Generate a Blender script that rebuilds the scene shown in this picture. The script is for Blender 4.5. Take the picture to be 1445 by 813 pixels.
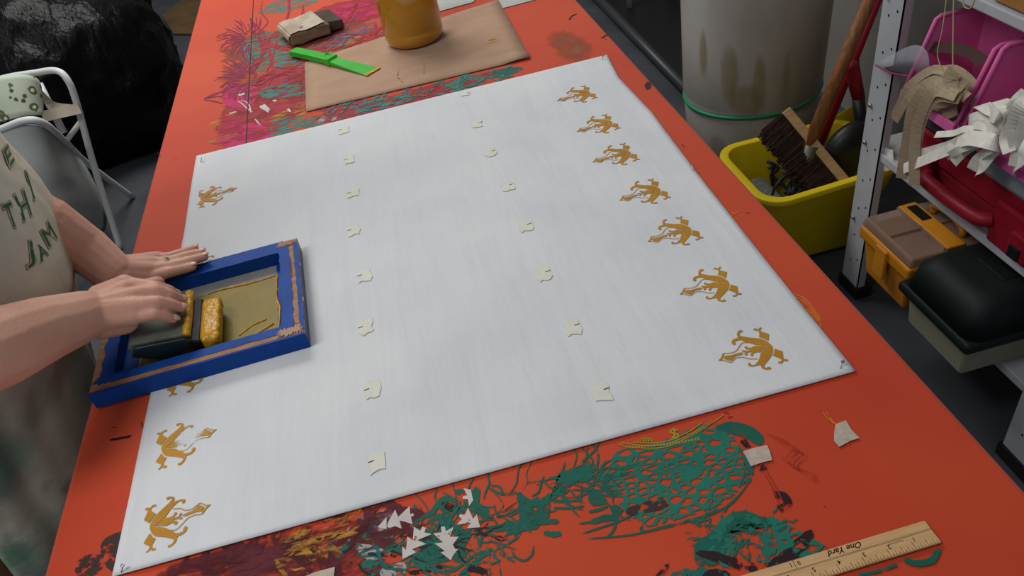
import bpy, bmesh, math, random
from mathutils import Vector, Matrix, noise, kdtree
from mathutils.bvhtree import BVHTree
from mathutils.geometry import tessellate_polygon
random.seed(7)
PI = math.pi
for o in list(bpy.data.objects): bpy.data.objects.remove(o)
SC = bpy.context.scene; COL = SC.collection

# ------------------------------------------------------------------ camera
T = 0.82                     # table top height
HC = T + 0.7124              # camera height
FPX = 1112.3
RM = ((0.9641646, -0.22095431, -0.14685305), (-0.25245594, -0.59392564, -0.76388371), (0.08156361, 0.77358356, -0.62842331))
CAM = Vector((0, 0, HC))
cd = bpy.data.cameras.new('camera'); cam = bpy.data.objects.new('camera', cd); COL.objects.link(cam)
cd.sensor_width = 36; cd.lens = FPX / 1445 * 36; cd.clip_start = 0.02; cd.clip_end = 60
right, down, fwd = (Vector(r) for r in RM)
m3 = Matrix((right, -down, -fwd)).transposed()
cam.matrix_world = Matrix.Translation(CAM) @ m3.to_4x4()
SC.camera = cam

# ------------------------------------------------------------------ world, lights, exposure
w = bpy.data.worlds.new('world'); SC.world = w; w.use_nodes = True
bg = w.node_tree.nodes['Background']; bg.inputs[0].default_value = (0.88, 0.93, 1.0, 1); bg.inputs[1].default_value = 0.29
def area(name, loc, rot, sx, sy, power, col):
    l = bpy.data.lights.new(name, 'AREA'); l.shape = 'RECTANGLE'; l.size = sx; l.size_y = sy; l.energy = power; l.color = col
    o = bpy.data.objects.new(name, l); COL.objects.link(o); o.location = loc; o.rotation_euler = rot
    return o
area('ceiling_lamp_far', (-0.5, 3.3, 2.85), (0, 0, 0), 1.4, 1.2, 58, (1.0, 0.97, 0.93))
area('ceiling_lamp_near', (-1.3, 0.5, 2.85), (0, 0, 0), 1.2, 0.6, 26, (1.0, 0.97, 0.93))
SC.cycles.transparent_max_bounces = 48
SC.view_settings.view_transform = 'Standard'; SC.view_settings.look = 'None'
SC.view_settings.exposure = 0.0; SC.view_settings.gamma = 1.0; SC.view_settings.use_curve_mapping = False

# ------------------------------------------------------------------ helpers
def at(x, y, z=None, X=None, Y=None):
    d = right * ((x - 722.5) / FPX) + down * ((y - 406.5) / FPX) + fwd
    t = (z - HC) / d.z if z is not None else (X / d.x if X is not None else Y / d.y)
    return CAM + d * t
def ray(x, y): return (right * ((x - 722.5) / FPX) + down * ((y - 406.5) / FPX) + fwd).normalized()
def srgb(h):
    h = h.lstrip('#'); r = []
    for i in (0, 2, 4):
        c = int(h[i:i+2], 16) / 255; r.append(c / 12.92 if c <= .04045 else ((c + .055) / 1.055) ** 2.4)
    return (*r, 1)
def tag(o, label=None, cat=None, group=None, kind=None):
    if label: o['label'] = label
    if cat: o['category'] = cat
    if group: o['group'] = group
    if kind: o['kind'] = kind
    return o
def empty(name, loc, label, cat, group=None):
    o = bpy.data.objects.new(name, None); o.empty_display_size = .05; COL.objects.link(o); o.location = loc
    return tag(o, label, cat, group)
def link(name, me, m=None, parent=None, kind=None, smooth=False):
    if m is not None and not me.materials: me.materials.append(m)
    if smooth:
        me.polygons.foreach_set('use_smooth', [True] * len(me.polygons))
    o = bpy.data.objects.new(name, me); COL.objects.link(o)
    if parent is not None:
        o.parent = parent; o.matrix_parent_inverse = Matrix.Translation(-parent.location)
    if kind: o['kind'] = kind
    return o
def obj(name, bm, m, parent=None, kind=None, smooth=False):
    me = bpy.data.meshes.new(name); bm.normal_update(); bm.to_mesh(me); bm.free()
    return link(name, me, m, parent, kind, smooth)
def fdata(name, v, f, m, parent=None, kind=None, smooth=False):
    me = bpy.data.meshes.new(name); me.from_pydata([tuple(p) for p in v], [], f); me.update()
    return link(name, me, m, parent, kind, smooth)
def bevel(o, w_, seg=2):
    md = o.modifiers.new('bevel', 'BEVEL'); md.width = w_; md.segments = seg; md.limit_method = 'ANGLE'; md.angle_limit = .6
    return o
def solid(o, t, off=0):
    md = o.modifiers.new('solid', 'SOLIDIFY'); md.thickness = t; md.offset = off; return o
def B(): return bmesh.new()
def box(bm, a, b, rot=None, c=None):
    a, b = Vector(a), Vector(b); ctr = (a + b) / 2; s = b - a
    mt = Matrix.Translation(c if c is not None else ctr)
    if rot is not None: mt = mt @ rot.to_4x4()
    bmesh.ops.create_cube(bm, size=1, matrix=mt @ Matrix.Diagonal((*s, 1)))
    return bm
def hexa(bm, bot, top):
    v = [bm.verts.new(p) for p in list(bot) + list(top)]; n = len(bot)
    bm.faces.new(v[:n][::-1]); bm.faces.new(v[n:])
    for i in range(n): bm.faces.new((v[i], v[(i+1) % n], v[n+(i+1) % n], v[n+i]))
    return bm
def frame_of(d):
    d = d.normalized(); u = d.cross(Vector((0, 0, 1)))
    if u.length < 1e-3: u = d.cross(Vector((0, 1, 0)))
    u.normalize(); return u, d.cross(u).normalized()
def tube(bm, pts, r, seg=10, closed=False):
    pts = [Vector(p) for p in pts]; n = len(pts); rs = r if isinstance(r, (list, tuple)) else [r] * n
    rings = []; u = None
    for i, p in enumerate(pts):
        d = (pts[(i+1) % n] - pts[i-1]) if (closed or 0 < i < n-1) else (pts[1] - pts[0] if i == 0 else pts[-1] - pts[-2])
        d.normalize()
        if u is None: u, v_ = frame_of(d)
        else:
            u = (u - d * u.dot(d)); u.normalize(); v_ = d.cross(u)
        rings.append([bm.verts.new(p + (u * math.cos(2*PI*k/seg) + v_ * math.sin(2*PI*k/seg)) * rs[i]) for k in range(seg)])
    for i in range(n if closed else n-1):
        a, b = rings[i], rings[(i+1) % n]
        for k in range(seg): bm.faces.new((a[k], a[(k+1) % seg], b[(k+1) % seg], b[k]))
    if not closed: bm.faces.new(rings[0][::-1]); bm.faces.new(rings[-1])
    return bm
def smoothpts(pts, n=6, closed=False):
    pts = [Vector(p) for p in pts]; out = []; N = len(pts)
    for i in range(N if closed else N-1):
        g = (lambda k: pts[k % N]) if closed else (lambda k: pts[max(0, min(N-1, k))])
        p0, p1, p2, p3 = g(i-1), g(i), g(i+1), g(i+2)
        for k in range(n):
            t = k / n
            out.append(.5 * ((2*p1) + (p2-p0)*t + (2*p0-5*p1+4*p2-p3)*t*t + (3*p1-p0-3*p2+p3)*t**3))
    if not closed: out.append(pts[-1])
    return out
def lathe(bm, prof, seg=32, c=(0, 0, 0), cap0=True, cap1=True):
    rings = [[bm.verts.new((c[0]+r*math.cos(2*PI*k/seg), c[1]+r*math.sin(2*PI*k/seg), c[2]+z)) for k in range(seg)] for r, z in prof]
    for a, b in zip(rings, rings[1:]):
        for k in range(seg): bm.faces.new((a[k], a[(k+1) % seg], b[(k+1) % seg], b[k]))
    if cap0: bm.faces.new(rings[0][::-1])
    if cap1: bm.faces.new(rings[-1])
    return bm
def capsule(bm, p0, r0, p1, r1, seg=14):
    p0, p1 = Vector(p0), Vector(p1); d = (p1-p0).normalized(); u, v_ = frame_of(d)
    prof = [(p0 - d*r0*math.cos(a), r0*math.sin(a)) for a in (.25, .7, 1.15)] + [(p0, r0), (p1, r1)] + [(p1 + d*r1*math.cos(a), r1*math.sin(a)) for a in (1.15, .7, .25)]
    rings = [[bm.verts.new(q + (u*math.cos(2*PI*k/seg) + v_*math.sin(2*PI*k/seg))*r) for k in range(seg)] for q, r in prof]
    for a, b in zip(rings, rings[1:]):
        for k in range(seg): bm.faces.new((a[k], a[(k+1) % seg], b[(k+1) % seg], b[k]))
    bm.faces.new(rings[0][::-1]); bm.faces.new(rings[-1])
def chain(bm, pts, rs):
    for i in range(len(pts)-1): capsule(bm, pts[i], rs[i], pts[i+1], rs[i+1])
def loft(bm, rings, cap=True):
    R_ = [[bm.verts.new(p) for p in r] for r in rings]; n = len(R_[0])
    for a, b in zip(R_, R_[1:]):
        for k in range(n): bm.faces.new((a[k], a[(k+1) % n], b[(k+1) % n], b[k]))
    if cap: bm.faces.new(R_[0][::-1]); bm.faces.new(R_[-1])
    return bm
def bake(o):
    dg = bpy.context.evaluated_depsgraph_get(); dg.update()
    me = bpy.data.meshes.new_from_object(o.evaluated_get(dg)); o.modifiers.clear(); o.data = me; return o
def ribbon(bm, pts, wd, nrm=Vector((0, 0, 1)), taper=False):
    pts = [Vector(p) for p in pts]; n = len(pts); prev = None
    for i, p in enumerate(pts):
        d = pts[min(i+1, n-1)] - pts[max(i-1, 0)]; s = d.cross(nrm)
        s = s.normalized() if s.length > 1e-9 else Vector((1, 0, 0))
        k = 1.0
        if taper: k = .2 + .8 * min(1, 1.9*math.sin(PI * min(1, max(0, i / (n-1)))))*(.85+.15*math.sin(i*1.7))
        a, b = bm.verts.new(p + s*wd*k/2), bm.verts.new(p - s*wd*k/2)
        if prev: bm.faces.new((prev[0], a, b, prev[1]))
        prev = (a, b)
    return bm

# ------------------------------------------------------------------ materials
def nt(m): return m.node_tree.nodes, m.node_tree.links
def mat(name, col, rough=.6, spec=.4, var=.0, vs=8, bump=0, bs=60, metal=0, col2=None, stretch=None, coat=0, alpha=1, trans=0, sheen=0, sss=0, detail=4):
    m = bpy.data.materials.new(name); m.use_nodes = True; N, L = nt(m); p = N['Principled BSDF']
    c = srgb(col) if isinstance(col, str) else col
    p.inputs['Base Color'].default_value = c; p.inputs['Roughness'].default_value = rough
    p.inputs['Specular IOR Level'].default_value = spec; p.inputs['Metallic'].default_value = metal
    p.inputs['Coat Weight'].default_value = coat; p.inputs['Alpha'].default_value = alpha
    p.inputs['Transmission Weight'].default_value = trans; p.inputs['Sheen Weight'].default_value = sheen
    if sss: p.inputs['Subsurface Weight'].default_value = sss; p.inputs['Subsurface Radius'].default_value = (.012, .004, .002)
    tc = N.new('ShaderNodeTexCoord'); mp = N.new('ShaderNodeMapping'); L.new(tc.outputs['Object'], mp.inputs[0])
    if stretch: mp.inputs['Scale'].default_value = stretch
    if var or col2:
        n = N.new('ShaderNodeTexNoise'); n.inputs['Scale'].default_value = vs; n.inputs['Detail'].default_value = detail
        L.new(mp.outputs[0], n.inputs['Vector'])
        mx = N.new('ShaderNodeMixRGB'); rp = N.new('ShaderNodeMapRange')
        rp.inputs[1].default_value = .35; rp.inputs[2].default_value = .65
        L.new(n.outputs[0], rp.inputs[0]); L.new(rp.outputs[0], mx.inputs[0])
        mx.inputs[1].default_value = c
        mx.inputs[2].default_value = srgb(col2) if col2 else tuple(x*(1-var) for x in c[:3]) + (1,)
        L.new(mx.outputs[0], p.inputs['Base Color'])
    if bump:
        n = N.new('ShaderNodeTexNoise'); n.inputs['Scale'].default_value = bs; n.inputs['Detail'].default_value = 3
        L.new(mp.outputs[0], n.inputs['Vector']); b = N.new('ShaderNodeBump'); b.inputs['Strength'].default_value = bump
        b.inputs['Distance'].default_value = .01; L.new(n.outputs[0], b.inputs['Height']); L.new(b.outputs[0], p.inputs['Normal'])
    return m
def ink(name, col, cover=.5, scale=60, stretch=(1, 1, 1), soft=.06, edge=1.0, mode='noise', rough=.65, col2=None, lw=.12):
    """print ink lying on cloth: opaque where the squeegee left it, open elsewhere"""
    m = mat(name, col, rough, .25, col2=col2, vs=20, var=.15); N, L = nt(m); p = N['Principled BSDF']
    out = N['Material Output']; tr = N.new('ShaderNodeBsdfTransparent'); ms = N.new('ShaderNodeMixShader')
    tc = N.new('ShaderNodeTexCoord'); mp = N.new('ShaderNodeMapping'); mp.inputs['Scale'].default_value = stretch
    L.new(tc.outputs['Object'], mp.inputs[0])
    at_ = N.new('ShaderNodeAttribute'); at_.attribute_name = 'm'
    if mode == 'noise':
        n = N.new('ShaderNodeTexNoise'); n.inputs['Scale'].default_value = scale; n.inputs['Detail'].default_value = 5; n.inputs['Roughness'].default_value = .65
        L.new(mp.outputs[0], n.inputs['Vector']); val = n.outputs[0]
        rg = N.new('ShaderNodeMapRange'); rg.inputs[1].default_value = .30; rg.inputs[2].default_value = .70; L.new(val, rg.inputs[0]); val = rg.outputs[0]
    else:
        n = N.new('ShaderNodeTexVoronoi'); n.feature = 'DISTANCE_TO_EDGE'; n.inputs['Scale'].default_value = scale
        L.new(mp.outputs[0], n.inputs['Vector'])
        n2 = N.new('ShaderNodeTexNoise'); n2.inputs['Scale'].default_value = scale*1.5; L.new(mp.outputs[0], n2.inputs['Vector'])
        a = N.new('ShaderNodeMath'); a.operation = 'MULTIPLY_ADD'; L.new(n2.outputs[0], a.inputs[0]); a.inputs[1].default_value = .28; L.new(n.outputs[0], a.inputs[2])
        rg = N.new('ShaderNodeMapRange'); L.new(a.outputs[0], rg.inputs[0]); rg.inputs[1].default_value = lw + .14 + .1; rg.inputs[2].default_value = lw + .14 - .1
        val = rg.outputs[0]
    # fac = smoothstep(cover) of val + mask
    e = N.new('ShaderNodeMath'); e.operation = 'MULTIPLY_ADD'; L.new(at_.outputs['Fac'], e.inputs[0]); e.inputs[1].default_value = edge; L.new(val, e.inputs[2])
    r2 = N.new('ShaderNodeMapRange'); L.new(e.outputs[0], r2.inputs[0]); th = edge + (1 - cover)
    r2.inputs[1].default_value = th - soft; r2.inputs[2].default_value = th + soft
    L.new(r2.outputs[0], ms.inputs[0]); L.new(tr.outputs[0], ms.inputs[1]); L.new(p.outputs[0], ms.inputs[2]); L.new(ms.outputs[0], out.inputs[0])
    return m

M = {}
# table cloth: orange red, weave, faded patches
m = mat('orange_table_cloth', '#C64A24', .66, .22, col2='#BA3A1E', vs=2.2, bump=.12, bs=900, sheen=.15); M['orange'] = m
M['white'] = None
def cloth_mat():
    m = mat('white_cotton', '#D6D8DA', .85, .15, col2='#CDD1D5', vs=6); N, L = nt(m); p = N['Principled BSDF']
    tc = N.new('ShaderNodeTexCoord'); prev = None
    for sc, st, rot, dist in ((5, (5, .6, 1), .22, .0055), (16, (4, .7, 1), -.12, .0016), (7, (1, 5, 1), .2, .0014), (700, (1, 1, 1), 0, .00025)):
        mp = N.new('ShaderNodeMapping'); mp.inputs['Scale'].default_value = st; mp.inputs['Rotation'].default_value = (0, 0, rot)
        n = N.new('ShaderNodeTexNoise'); n.inputs['Scale'].default_value = sc; n.inputs['Detail'].default_value = 3; n.inputs['Distortion'].default_value = .4
        L.new(tc.outputs['Object'], mp.inputs[0]); L.new(mp.outputs[0], n.inputs['Vector'])
        b = N.new('ShaderNodeBump'); b.inputs['Strength'].default_value = .45; b.inputs['Distance'].default_value = dist
        L.new(n.outputs[0], b.inputs['Height'])
        if prev: L.new(prev, b.inputs['Normal'])
        prev = b.outputs[0]
    L.new(prev, p.inputs['Normal']); return m
M['cloth'] = cloth_mat()
M['ochre'] = mat('ochre_ink', '#B98420', .6, .3, col2='#AD7A1C', vs=30)
M['floor'] = mat('dark_floor', '#4A4D52', .55, .35, col2='#3E4146', vs=5, bump=.05, bs=80)
M['wall'] = mat('grey_wall', '#8F8C86', .85, .2, col2='#86837D', vs=3, bump=.05, bs=120)
M['kraft'] = mat('kraft_paper', '#B0917A', .8, .2, col2='#A88870', vs=12, stretch=(1, 2, 1))
M['blue'] = mat('blue_tape', '#13479A', .5, .12, col2='#0F3E8A', vs=25, bump=.08, bs=60)
M['navy'] = mat('blue_tape_dark', '#12245E', .4, .4, col2='#0E1C4C', vs=25)
M['frame_wood'] = mat('frame_wood', '#A77C58', .6, .3, col2='#8A5F3F', vs=30, stretch=(1, 8, 1))
M['steel'] = mat('galvanised', '#8E9092', .35, .5, metal=.9)
M['skin'] = mat('skin', '#DCAE98', .5, .3, col2='#CF9782', vs=7, bump=.10, bs=260, sss=.15, detail=6)
M['nail'] = mat('nail', '#E0A898', .3, .5)
M['apron'] = mat('apron_cotton', '#E2DAC4', .85, .15, col2='#C4C5B6', vs=5, bump=.3, bs=28)
M['shirt'] = mat('pale_shirt', '#C8BCA5', .85, .15, col2='#B5A890', vs=6, bump=.2, bs=30)
M['trouser'] = mat('brown_trousers', '#6E4A3C', .9, .1, col2='#5C3C30', vs=12)
M['hair'] = mat('brown_hair', '#3B2618', .6, .3, col2='#2A1A10', vs=80, stretch=(6, 6, 1))
M['eye'] = mat('eye_white', '#E8E4DE', .3, .5); M['iris'] = mat('iris', '#3A2A1C', .3, .5); M['lip'] = mat('lip', '#B0605A', .5, .3)
M['shoe'] = mat('shoe', '#26262A', .6, .3)
M['green_text'] = mat('green_print', '#2F6644', .7, .2); M['pencil'] = mat('pencil_line', '#4C4A40', .8, .1)
M['bag'] = mat('black_plastic', '#070709', .33, .14, bump=1.0, bs=16, stretch=(2.2, 2.2, .35), detail=6)
M['whitemetal'] = mat('white_tube', '#D4D6D6', .4, .4); M['hamper'] = mat('hamper_cloth', '#BCC1BE', .6, .3, col2='#A2ACA7', vs=5, bump=.2, bs=14, alpha=.97)
M['greenbag'] = mat('green_cloth', '#4D7A5C', .8, .2, col2='#3D6A4C', vs=6)
M['lace'] = mat('cream_strap', '#B5AC98', .8, .2)
M['cardboard'] = mat('cardboard', '#6D5638', .8, .2, col2='#5E4A30', vs=8)
M['drum'] = mat('stained_plastic', '#B4B0AA', .45, .35, col2='#9A9082', vs=4, stretch=(1, 1, .35), bump=.1, bs=12)
M['drumstain'] = ink('yellow_stain', '#988A66', .45, 9, (1, 1, .3), .8)
M['cord'] = mat('green_cord', '#1E8A5C', .5, .4)
M['yellow'] = mat('yellow_plastic', '#DCC414', .45, .35, col2='#C8B010', vs=4)
M['blackplastic'] = mat('black_plastic_hard', '#141416', .45, .4, bump=.1, bs=30)
M['red'] = mat('red_plastic', '#94142A', .45, .3, col2='#801022', vs=6)
M['woodhandle'] = mat('worn_wood', '#8C5C34', .6, .3, col2='#6E4526', vs=12, stretch=(8, 8, 1))
M['palewood'] = mat('pale_wood', '#B49468', .7, .2, col2='#A08058', vs=16, stretch=(1, 8, 8))
M['bristle'] = mat('bristle', '#3A2620', .8, .2, col2='#241814', vs=90)
M['yarn'] = mat('mop_yarn', '#4C5152', .95, .1, col2='#33383A', vs=40, bump=.8, bs=120)
M['rackwhite'] = mat('white_painted_steel', '#B6B9BE', .5, .35, col2='#A9ACB1', vs=6); M['hole'] = mat('bolt_hole', '#1A1A1C', .8, .1); M['bolt'] = mat('bolt', '#9A9C9E', .35, .5, metal=.8)
M['pink'] = mat('pink_plastic', '#E070AC', .5, .22, col2='#D0629E', vs=4, sss=0)
M['zip'] = mat('beige_zip_tape', '#B4A288', .85, .15, col2='#A08E76', vs=60, stretch=(1, 1, 8)); M['zipwhite'] = mat('white_zip_tape', '#EAE8DE', .85, .15, col2='#D8D6CC', vs=60)
M['clear'] = mat('clear_film', '#B8BCC6', .15, .5, alpha=.38, bump=.5, bs=30)
M['clearbox'] = mat('frosted_plastic', '#A4B4BA', .3, .4, alpha=.85)
M['orangebox'] = mat('orange_plastic', '#D08A22', .5, .3, col2='#BC7A1A', vs=8); M['smoke'] = mat('cloudy_lid', '#A08878', .4, .3, alpha=.6, col2='#8E7868', vs=12)
M['darkgreen'] = mat('dark_green_plastic', '#0E1817', .6, .25); M['putty'] = mat('grey_plastic', '#8B8B7A', .55, .3)
M['stringm'] = mat('string', '#B0A070', .8, .2); M['lime'] = mat('lime_green', '#6AA028', .5, .3); M['rustwood'] = mat('varnished_wood', '#A8763C', .5, .4, col2='#8C5E2E', vs=16, stretch=(8, 1, 1))
M['jarink'] = mat('jar_of_ochre_ink', '#B9821C', .16, .5, col2='#AE7818', vs=5, coat=.5)
M['wetink'] = mat('wet_yellow_ink', '#CB9612', .30, .4, bump=.6, bs=55, col2='#BC880E', vs=30)
M['limegreen'] = mat('green_scraper_plastic', '#38B82C', .35, .4, col2='#32AA28', vs=12)
M['tapecream'] = mat('cream_tape', '#DADACD', .8, .15, col2='#D2D3C8', vs=60); M['tapetable'] = mat('old_masking_tape', '#BFB2A4', .8, .15, col2='#B0A092', vs=120)
M['dash'] = mat('pencil_tick', '#4A4640', .8, .1); M['agedwood'] = mat('aged_wood', '#8A7660', .75, .2, col2='#6E5C4A', vs=14, stretch=(1, 5, 5)); M['oldtape'] = mat('grubby_tape', '#BDB2A0', .8, .15, col2='#A3937F', vs=18)
M['felt'] = mat('dark_rubber_blade', '#544A40', .8, .2, col2='#463C34', vs=14); M['paper'] = mat('white_paper', '#B8BAB2', .8, .2, col2='#A2AAA4', vs=10, stretch=(1, 5, 1))
M['rulerwood'] = mat('ruler_wood', '#CFA878', .5, .35, col2='#C49C6C', vs=30, stretch=(1, 12, 1)); M['black'] = mat('black_ink', '#17120E', .6, .2)
M['board'] = mat('grey_green_handle', '#6C7067', .6, .25, col2='#565B54', vs=18); M['boarddark'] = mat('dark_teal_handle', '#0F2826', .35, .45, col2='#0A1A1A', vs=14)
def screen_mat():
    m = ink('screen_ink', '#9E8618', .5, 14, (1, 1, 1), .6, col2='#8A7A1E', rough=.4); return m
M['mesh'] = mat('screen_mesh', '#9A9A98', .5, .4, col2='#8C8D8C', vs=40, alpha=.8)
M['meshink'] = mat('inked_mesh', '#8A7414', .45, .25, col2='#76681E', vs=9, bump=.1, bs=40)
I = {}
I['teal'] = ink('teal_ink', '#1B6558', .58, 110); I['tealsolid'] = ink('teal_ink_solid', '#155F50', .80, 45, edge=1.2, soft=.1)
I['tealstreak'] = ink('teal_ink_streaky', '#3C7C70', .52, 55, (.5, 1.6, 1)); I['tealscale'] = ink('teal_scale_print', '#1E7260', .5, 100, (.75, 1.25, 1), mode='v', edge=1.5, lw=.15)
I['tealspeck'] = ink('teal_speckle', '#1E7260', .46, 75)
I['crimson'] = ink('crimson_ink', '#A32A38', .62, 22, (.6, 1.6, 1), .2); I['magenta'] = ink('magenta_ink', '#C0285C', .6, 30, (.6, 1.5, 1), .15); I['maroon'] = ink('maroon_ink', '#5C1A24', .55, 26, (.6, 1.4, 1), .25)
I['plum'] = ink('plum_line_ink', '#7E1C42', .85, 60); I['yellow'] = ink('yellow_ink', '#C08A34', .40, 38, (.5, 2.4, 1), .2); I['darkink'] = ink('dark_ink', '#2A1820', .6, 60)
I['purple'] = ink('grey_violet_ink', '#6A5A70', .5, 50, (.6, 1.5, 1)); I['white'] = ink('white_ink', '#C8C0BC', .9, 60, edge=1.2); I['greywhite'] = ink('worn_white_ink', '#A89C9C', .52, 45, soft=.12)
I['bluegrey'] = ink('slate_blue_ink', '#5C6280', .55, 110, soft=.1); I['brown'] = ink('brown_haze', '#8A4A38', .5, 20, soft=.4); I['stain'] = ink('dull_stain', '#9A5A40', .72, 12, soft=.5)
I['orangeink'] = ink('orange_line_ink', '#D06A28', .75, 80, soft=.2); I['gold'] = ink('gold_line_ink', '#A08A30', .85, 120); I['black'] = ink('black_ink_print', '#1A1418', .75, 80); I['shadowprint'] = ink('faint_red_print', '#A8301E', .5, 60, soft=.3)
I['dirt'] = ink('charcoal_smudge', '#3A2E2C', .62, 90, soft=.15)

# ------------------------------------------------------------------ room
def struct(name, a, b, m): return tag(obj(name, box(B(), a, b), m), kind='structure')
struct('floor', (-5, -1.5, -.05), (1.62, 9, 0), M['floor'])
struct('wall_right', (1.62, -1.5, -.05), (1.7, 9, 2.9), M['wall'])
struct('wall_back', (-5, 9, -.05), (1.7, 9.1, 2.9), M['wall'])

# ------------------------------------------------------------------ table
table = empty('printing_table', (0, 1.9, 0), 'long printing table covered in ink-stained orange-red cloth', 'table')
TX0, TX1, TY0, TY1 = -.508, .4995, .12, 3.9
bm = box(B(), (TX0, TY0, T-.05), (TX1, TY1, T))
top = bevel(obj('padded_top', bm, M['orange'], table), .007, 3)
for x in (TX0+.12, TX1-.12):
    for y in (TY0+.3, TY1-.15): obj('leg', box(B(), (x-.035, y-.035, 0), (x+.035, y+.035, T-.05)), M['palewood'], table)
obj('rail', box(B(), (TX0+.1, TY0+.3, .2), (TX0+.14, TY1-.15, .28)), M['palewood'], table)
obj('rail', box(B(), (TX1-.14, TY0+.3, .2), (TX1-.1, TY1-.15, .28)), M['palewood'], table)
LZ = [T + .0002]
def nextz(): LZ[0] += .000006; return LZ[0]
def crop(ox, oy, s): return lambda x, y: (ox + x/s, oy + y/s)
ID = lambda x, y: (x, y)
def maskmesh(name, polys, m, parent, kind=None):
    """polys: list of (outline points, inner fraction); attribute m is 1 inside and 0 at the rim"""
    v, f, a = [], [], []
    for P, k in polys:
        c = sum(P, Vector()) / len(P); b = len(v); n = len(P)
        for p in P: v.append(p); a.append(0.0)
        for p in P: v.append(c + (p-c)*k); a.append(1.0)
        v.append(c); a.append(1.0)
        for i in range(n):
            j = (i+1) % n; f.append((b+i, b+j, b+n+j, b+n+i)); f.append((b+n+i, b+n+j, b+2*n))
    o = fdata(name, v, f, m, parent, kind)
    at_ = o.data.attributes.new('m', 'FLOAT', 'POINT'); at_.data.foreach_set('value', a)
    return o
def blob(name, pts, m, cv=ID, parent=None, inner=.72, z=None, sm=True):
    z = z or nextz(); P = [at(*cv(*p), z=z) for p in pts]
    if name == 'teal_foliage_print': P = smoothpts(P, 2, True) if len(P) < 7 else P
    else: P = smoothpts(P, 4, True)
    return maskmesh(name, [(P, inner)], I[m], parent or table)
def solidpoly(name, plist, m, cv=ID, parent=None, z=None, mm=None):
    z = z or nextz()
    for pts in plist:
        P = [at(*cv(*p), z=z) for p in pts]
        o = fdata(name, P, [tuple(t) for t in tessellate_polygon([P])], mm or I[m], parent or table)
        o.data.attributes.new('m', 'FLOAT', 'POINT').data.foreach_set('value', [1.0]*len(P))
def strokes(name, lines, m, cv=ID, parent=None, wd=.003, taper=True, z=None, mm=None, sm=True):
    z = z or nextz(); bm = B(); many = len(lines) > 30
    def fin(bm):
        o = obj(name, bm, mm or I[m], parent or table, 'stuff' if many else None)
        at_ = o.data.attributes.new('m', 'FLOAT', 'POINT'); at_.data.foreach_set('value', [1.0]*len(o.data.vertices))
    for ln in lines:
        wl = wd
        if isinstance(ln, tuple) and isinstance(ln[0], float): wl, ln = ln
        if m == 'tealsolid' and wl > .003: wl *= .72
        z += .0000005 if many else .0000022; P = [at(*cv(*p), z=z) for p in ln]
        ribbon(bm, smoothpts(P, 5) if sm and len(P) > 2 else P, wl, taper=taper)
        if not many: fin(bm); bm = B()
    if many: fin(bm)
    else: bm.free()
    LZ[0] = max(LZ[0], z) if (parent is None) else LZ[0]

# back stains (left of the kraft sheet and along the far cloth edge)
blob('brown_haze', [(300, 60), (420, 20), (540, 10), (560, 120), (420, 190), (330, 190), (290, 120)], 'brown')
blob('ink_patch', [(305, 150), (345, 130), (430, 105), (440, 150), (400, 195), (330, 210), (290, 200)], 'crimson')
blob('ink_patch', [(360, 105), (430, 85), (436, 125), (400, 150), (350, 150)], 'crimson')
blob('ink_patch', [(440, 10), (540, -10), (560, 20), (470, 40)], 'crimson')
blob('ink_patch', [(420, 150), (520, 140), (640, 110), (740, 92), (700, 118), (560, 160), (440, 190)], 'crimson')
blob('ink_patch', [(290, 190), (330, 165), (400, 180), (440, 195), (380, 212), (300, 215)], 'magenta')
blob('ink_patch', [(312, 125), (340, 118), (368, 125), (352, 152), (318, 150)], 'magenta', inner=.9)
blob('ink_patch', [(450, 18), (500, 0), (560, 10), (500, 30)], 'magenta')
blob('ink_patch', [(560, 20), (590, 0), (600, 20), (560, 40)], 'magenta')
for P in ([(352, 20), (400, -8), (470, -8), (430, 14), (380, 22)], [(330, 62), (380, 38), (420, 50), (400, 78), (350, 92)], [(335, 76), (420, 70), (425, 92), (360, 104)],
          [(352, 128), (400, 116), (436, 118), (430, 136), (370, 142)], [(372, 168), (430, 160), (470, 170), (440, 192), (380, 206)], [(480, 148), (540, 136), (620, 122), (560, 152), (500, 166)],
          [(600, 122), (680, 100), (740, 92), (730, 106), (640, 130)], [(395, 30), (420, 26), (445, 40), (400, 60)], [(440, 70), (470, 52), (520, 44), (490, 66)]):
    blob('teal_print', P, 'tealstreak')
blob('teal_print', [(690, 100), (735, 92), (742, 99), (700, 112)], 'teal')
for P in ([(455, 50), (480, 42), (530, 36), (510, 56), (460, 70)], [(500, 40), (530, 28), (532, 44)], [(380, 130), (410, 122), (405, 136)], [(560, 0), (585, 4), (570, 14)]):
    blob('violet_print', P, 'purple')
blob('white_ink_patch', [(446, 168), (474, 158), (478, 168), (450, 178)], 'greywhite'); blob('white_ink_patch', [(438, 182), (470, 176), (466, 186), (440, 192)], 'greywhite')
for P in ([(286, 184), (300, 170), (316, 163), (312, 178), (298, 188), (282, 192)], [(285, 205), (305, 192), (330, 186), (345, 190), (310, 200)], [(376, 168), (405, 152), (420, 148), (400, 166), (380, 178)], [(410, 150), (430, 140), (432, 180), (420, 172)], [(470, 64), (500, 52), (530, 44), (500, 62)]):
    blob('yellow_ink_streak', P, 'yellow')
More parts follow.
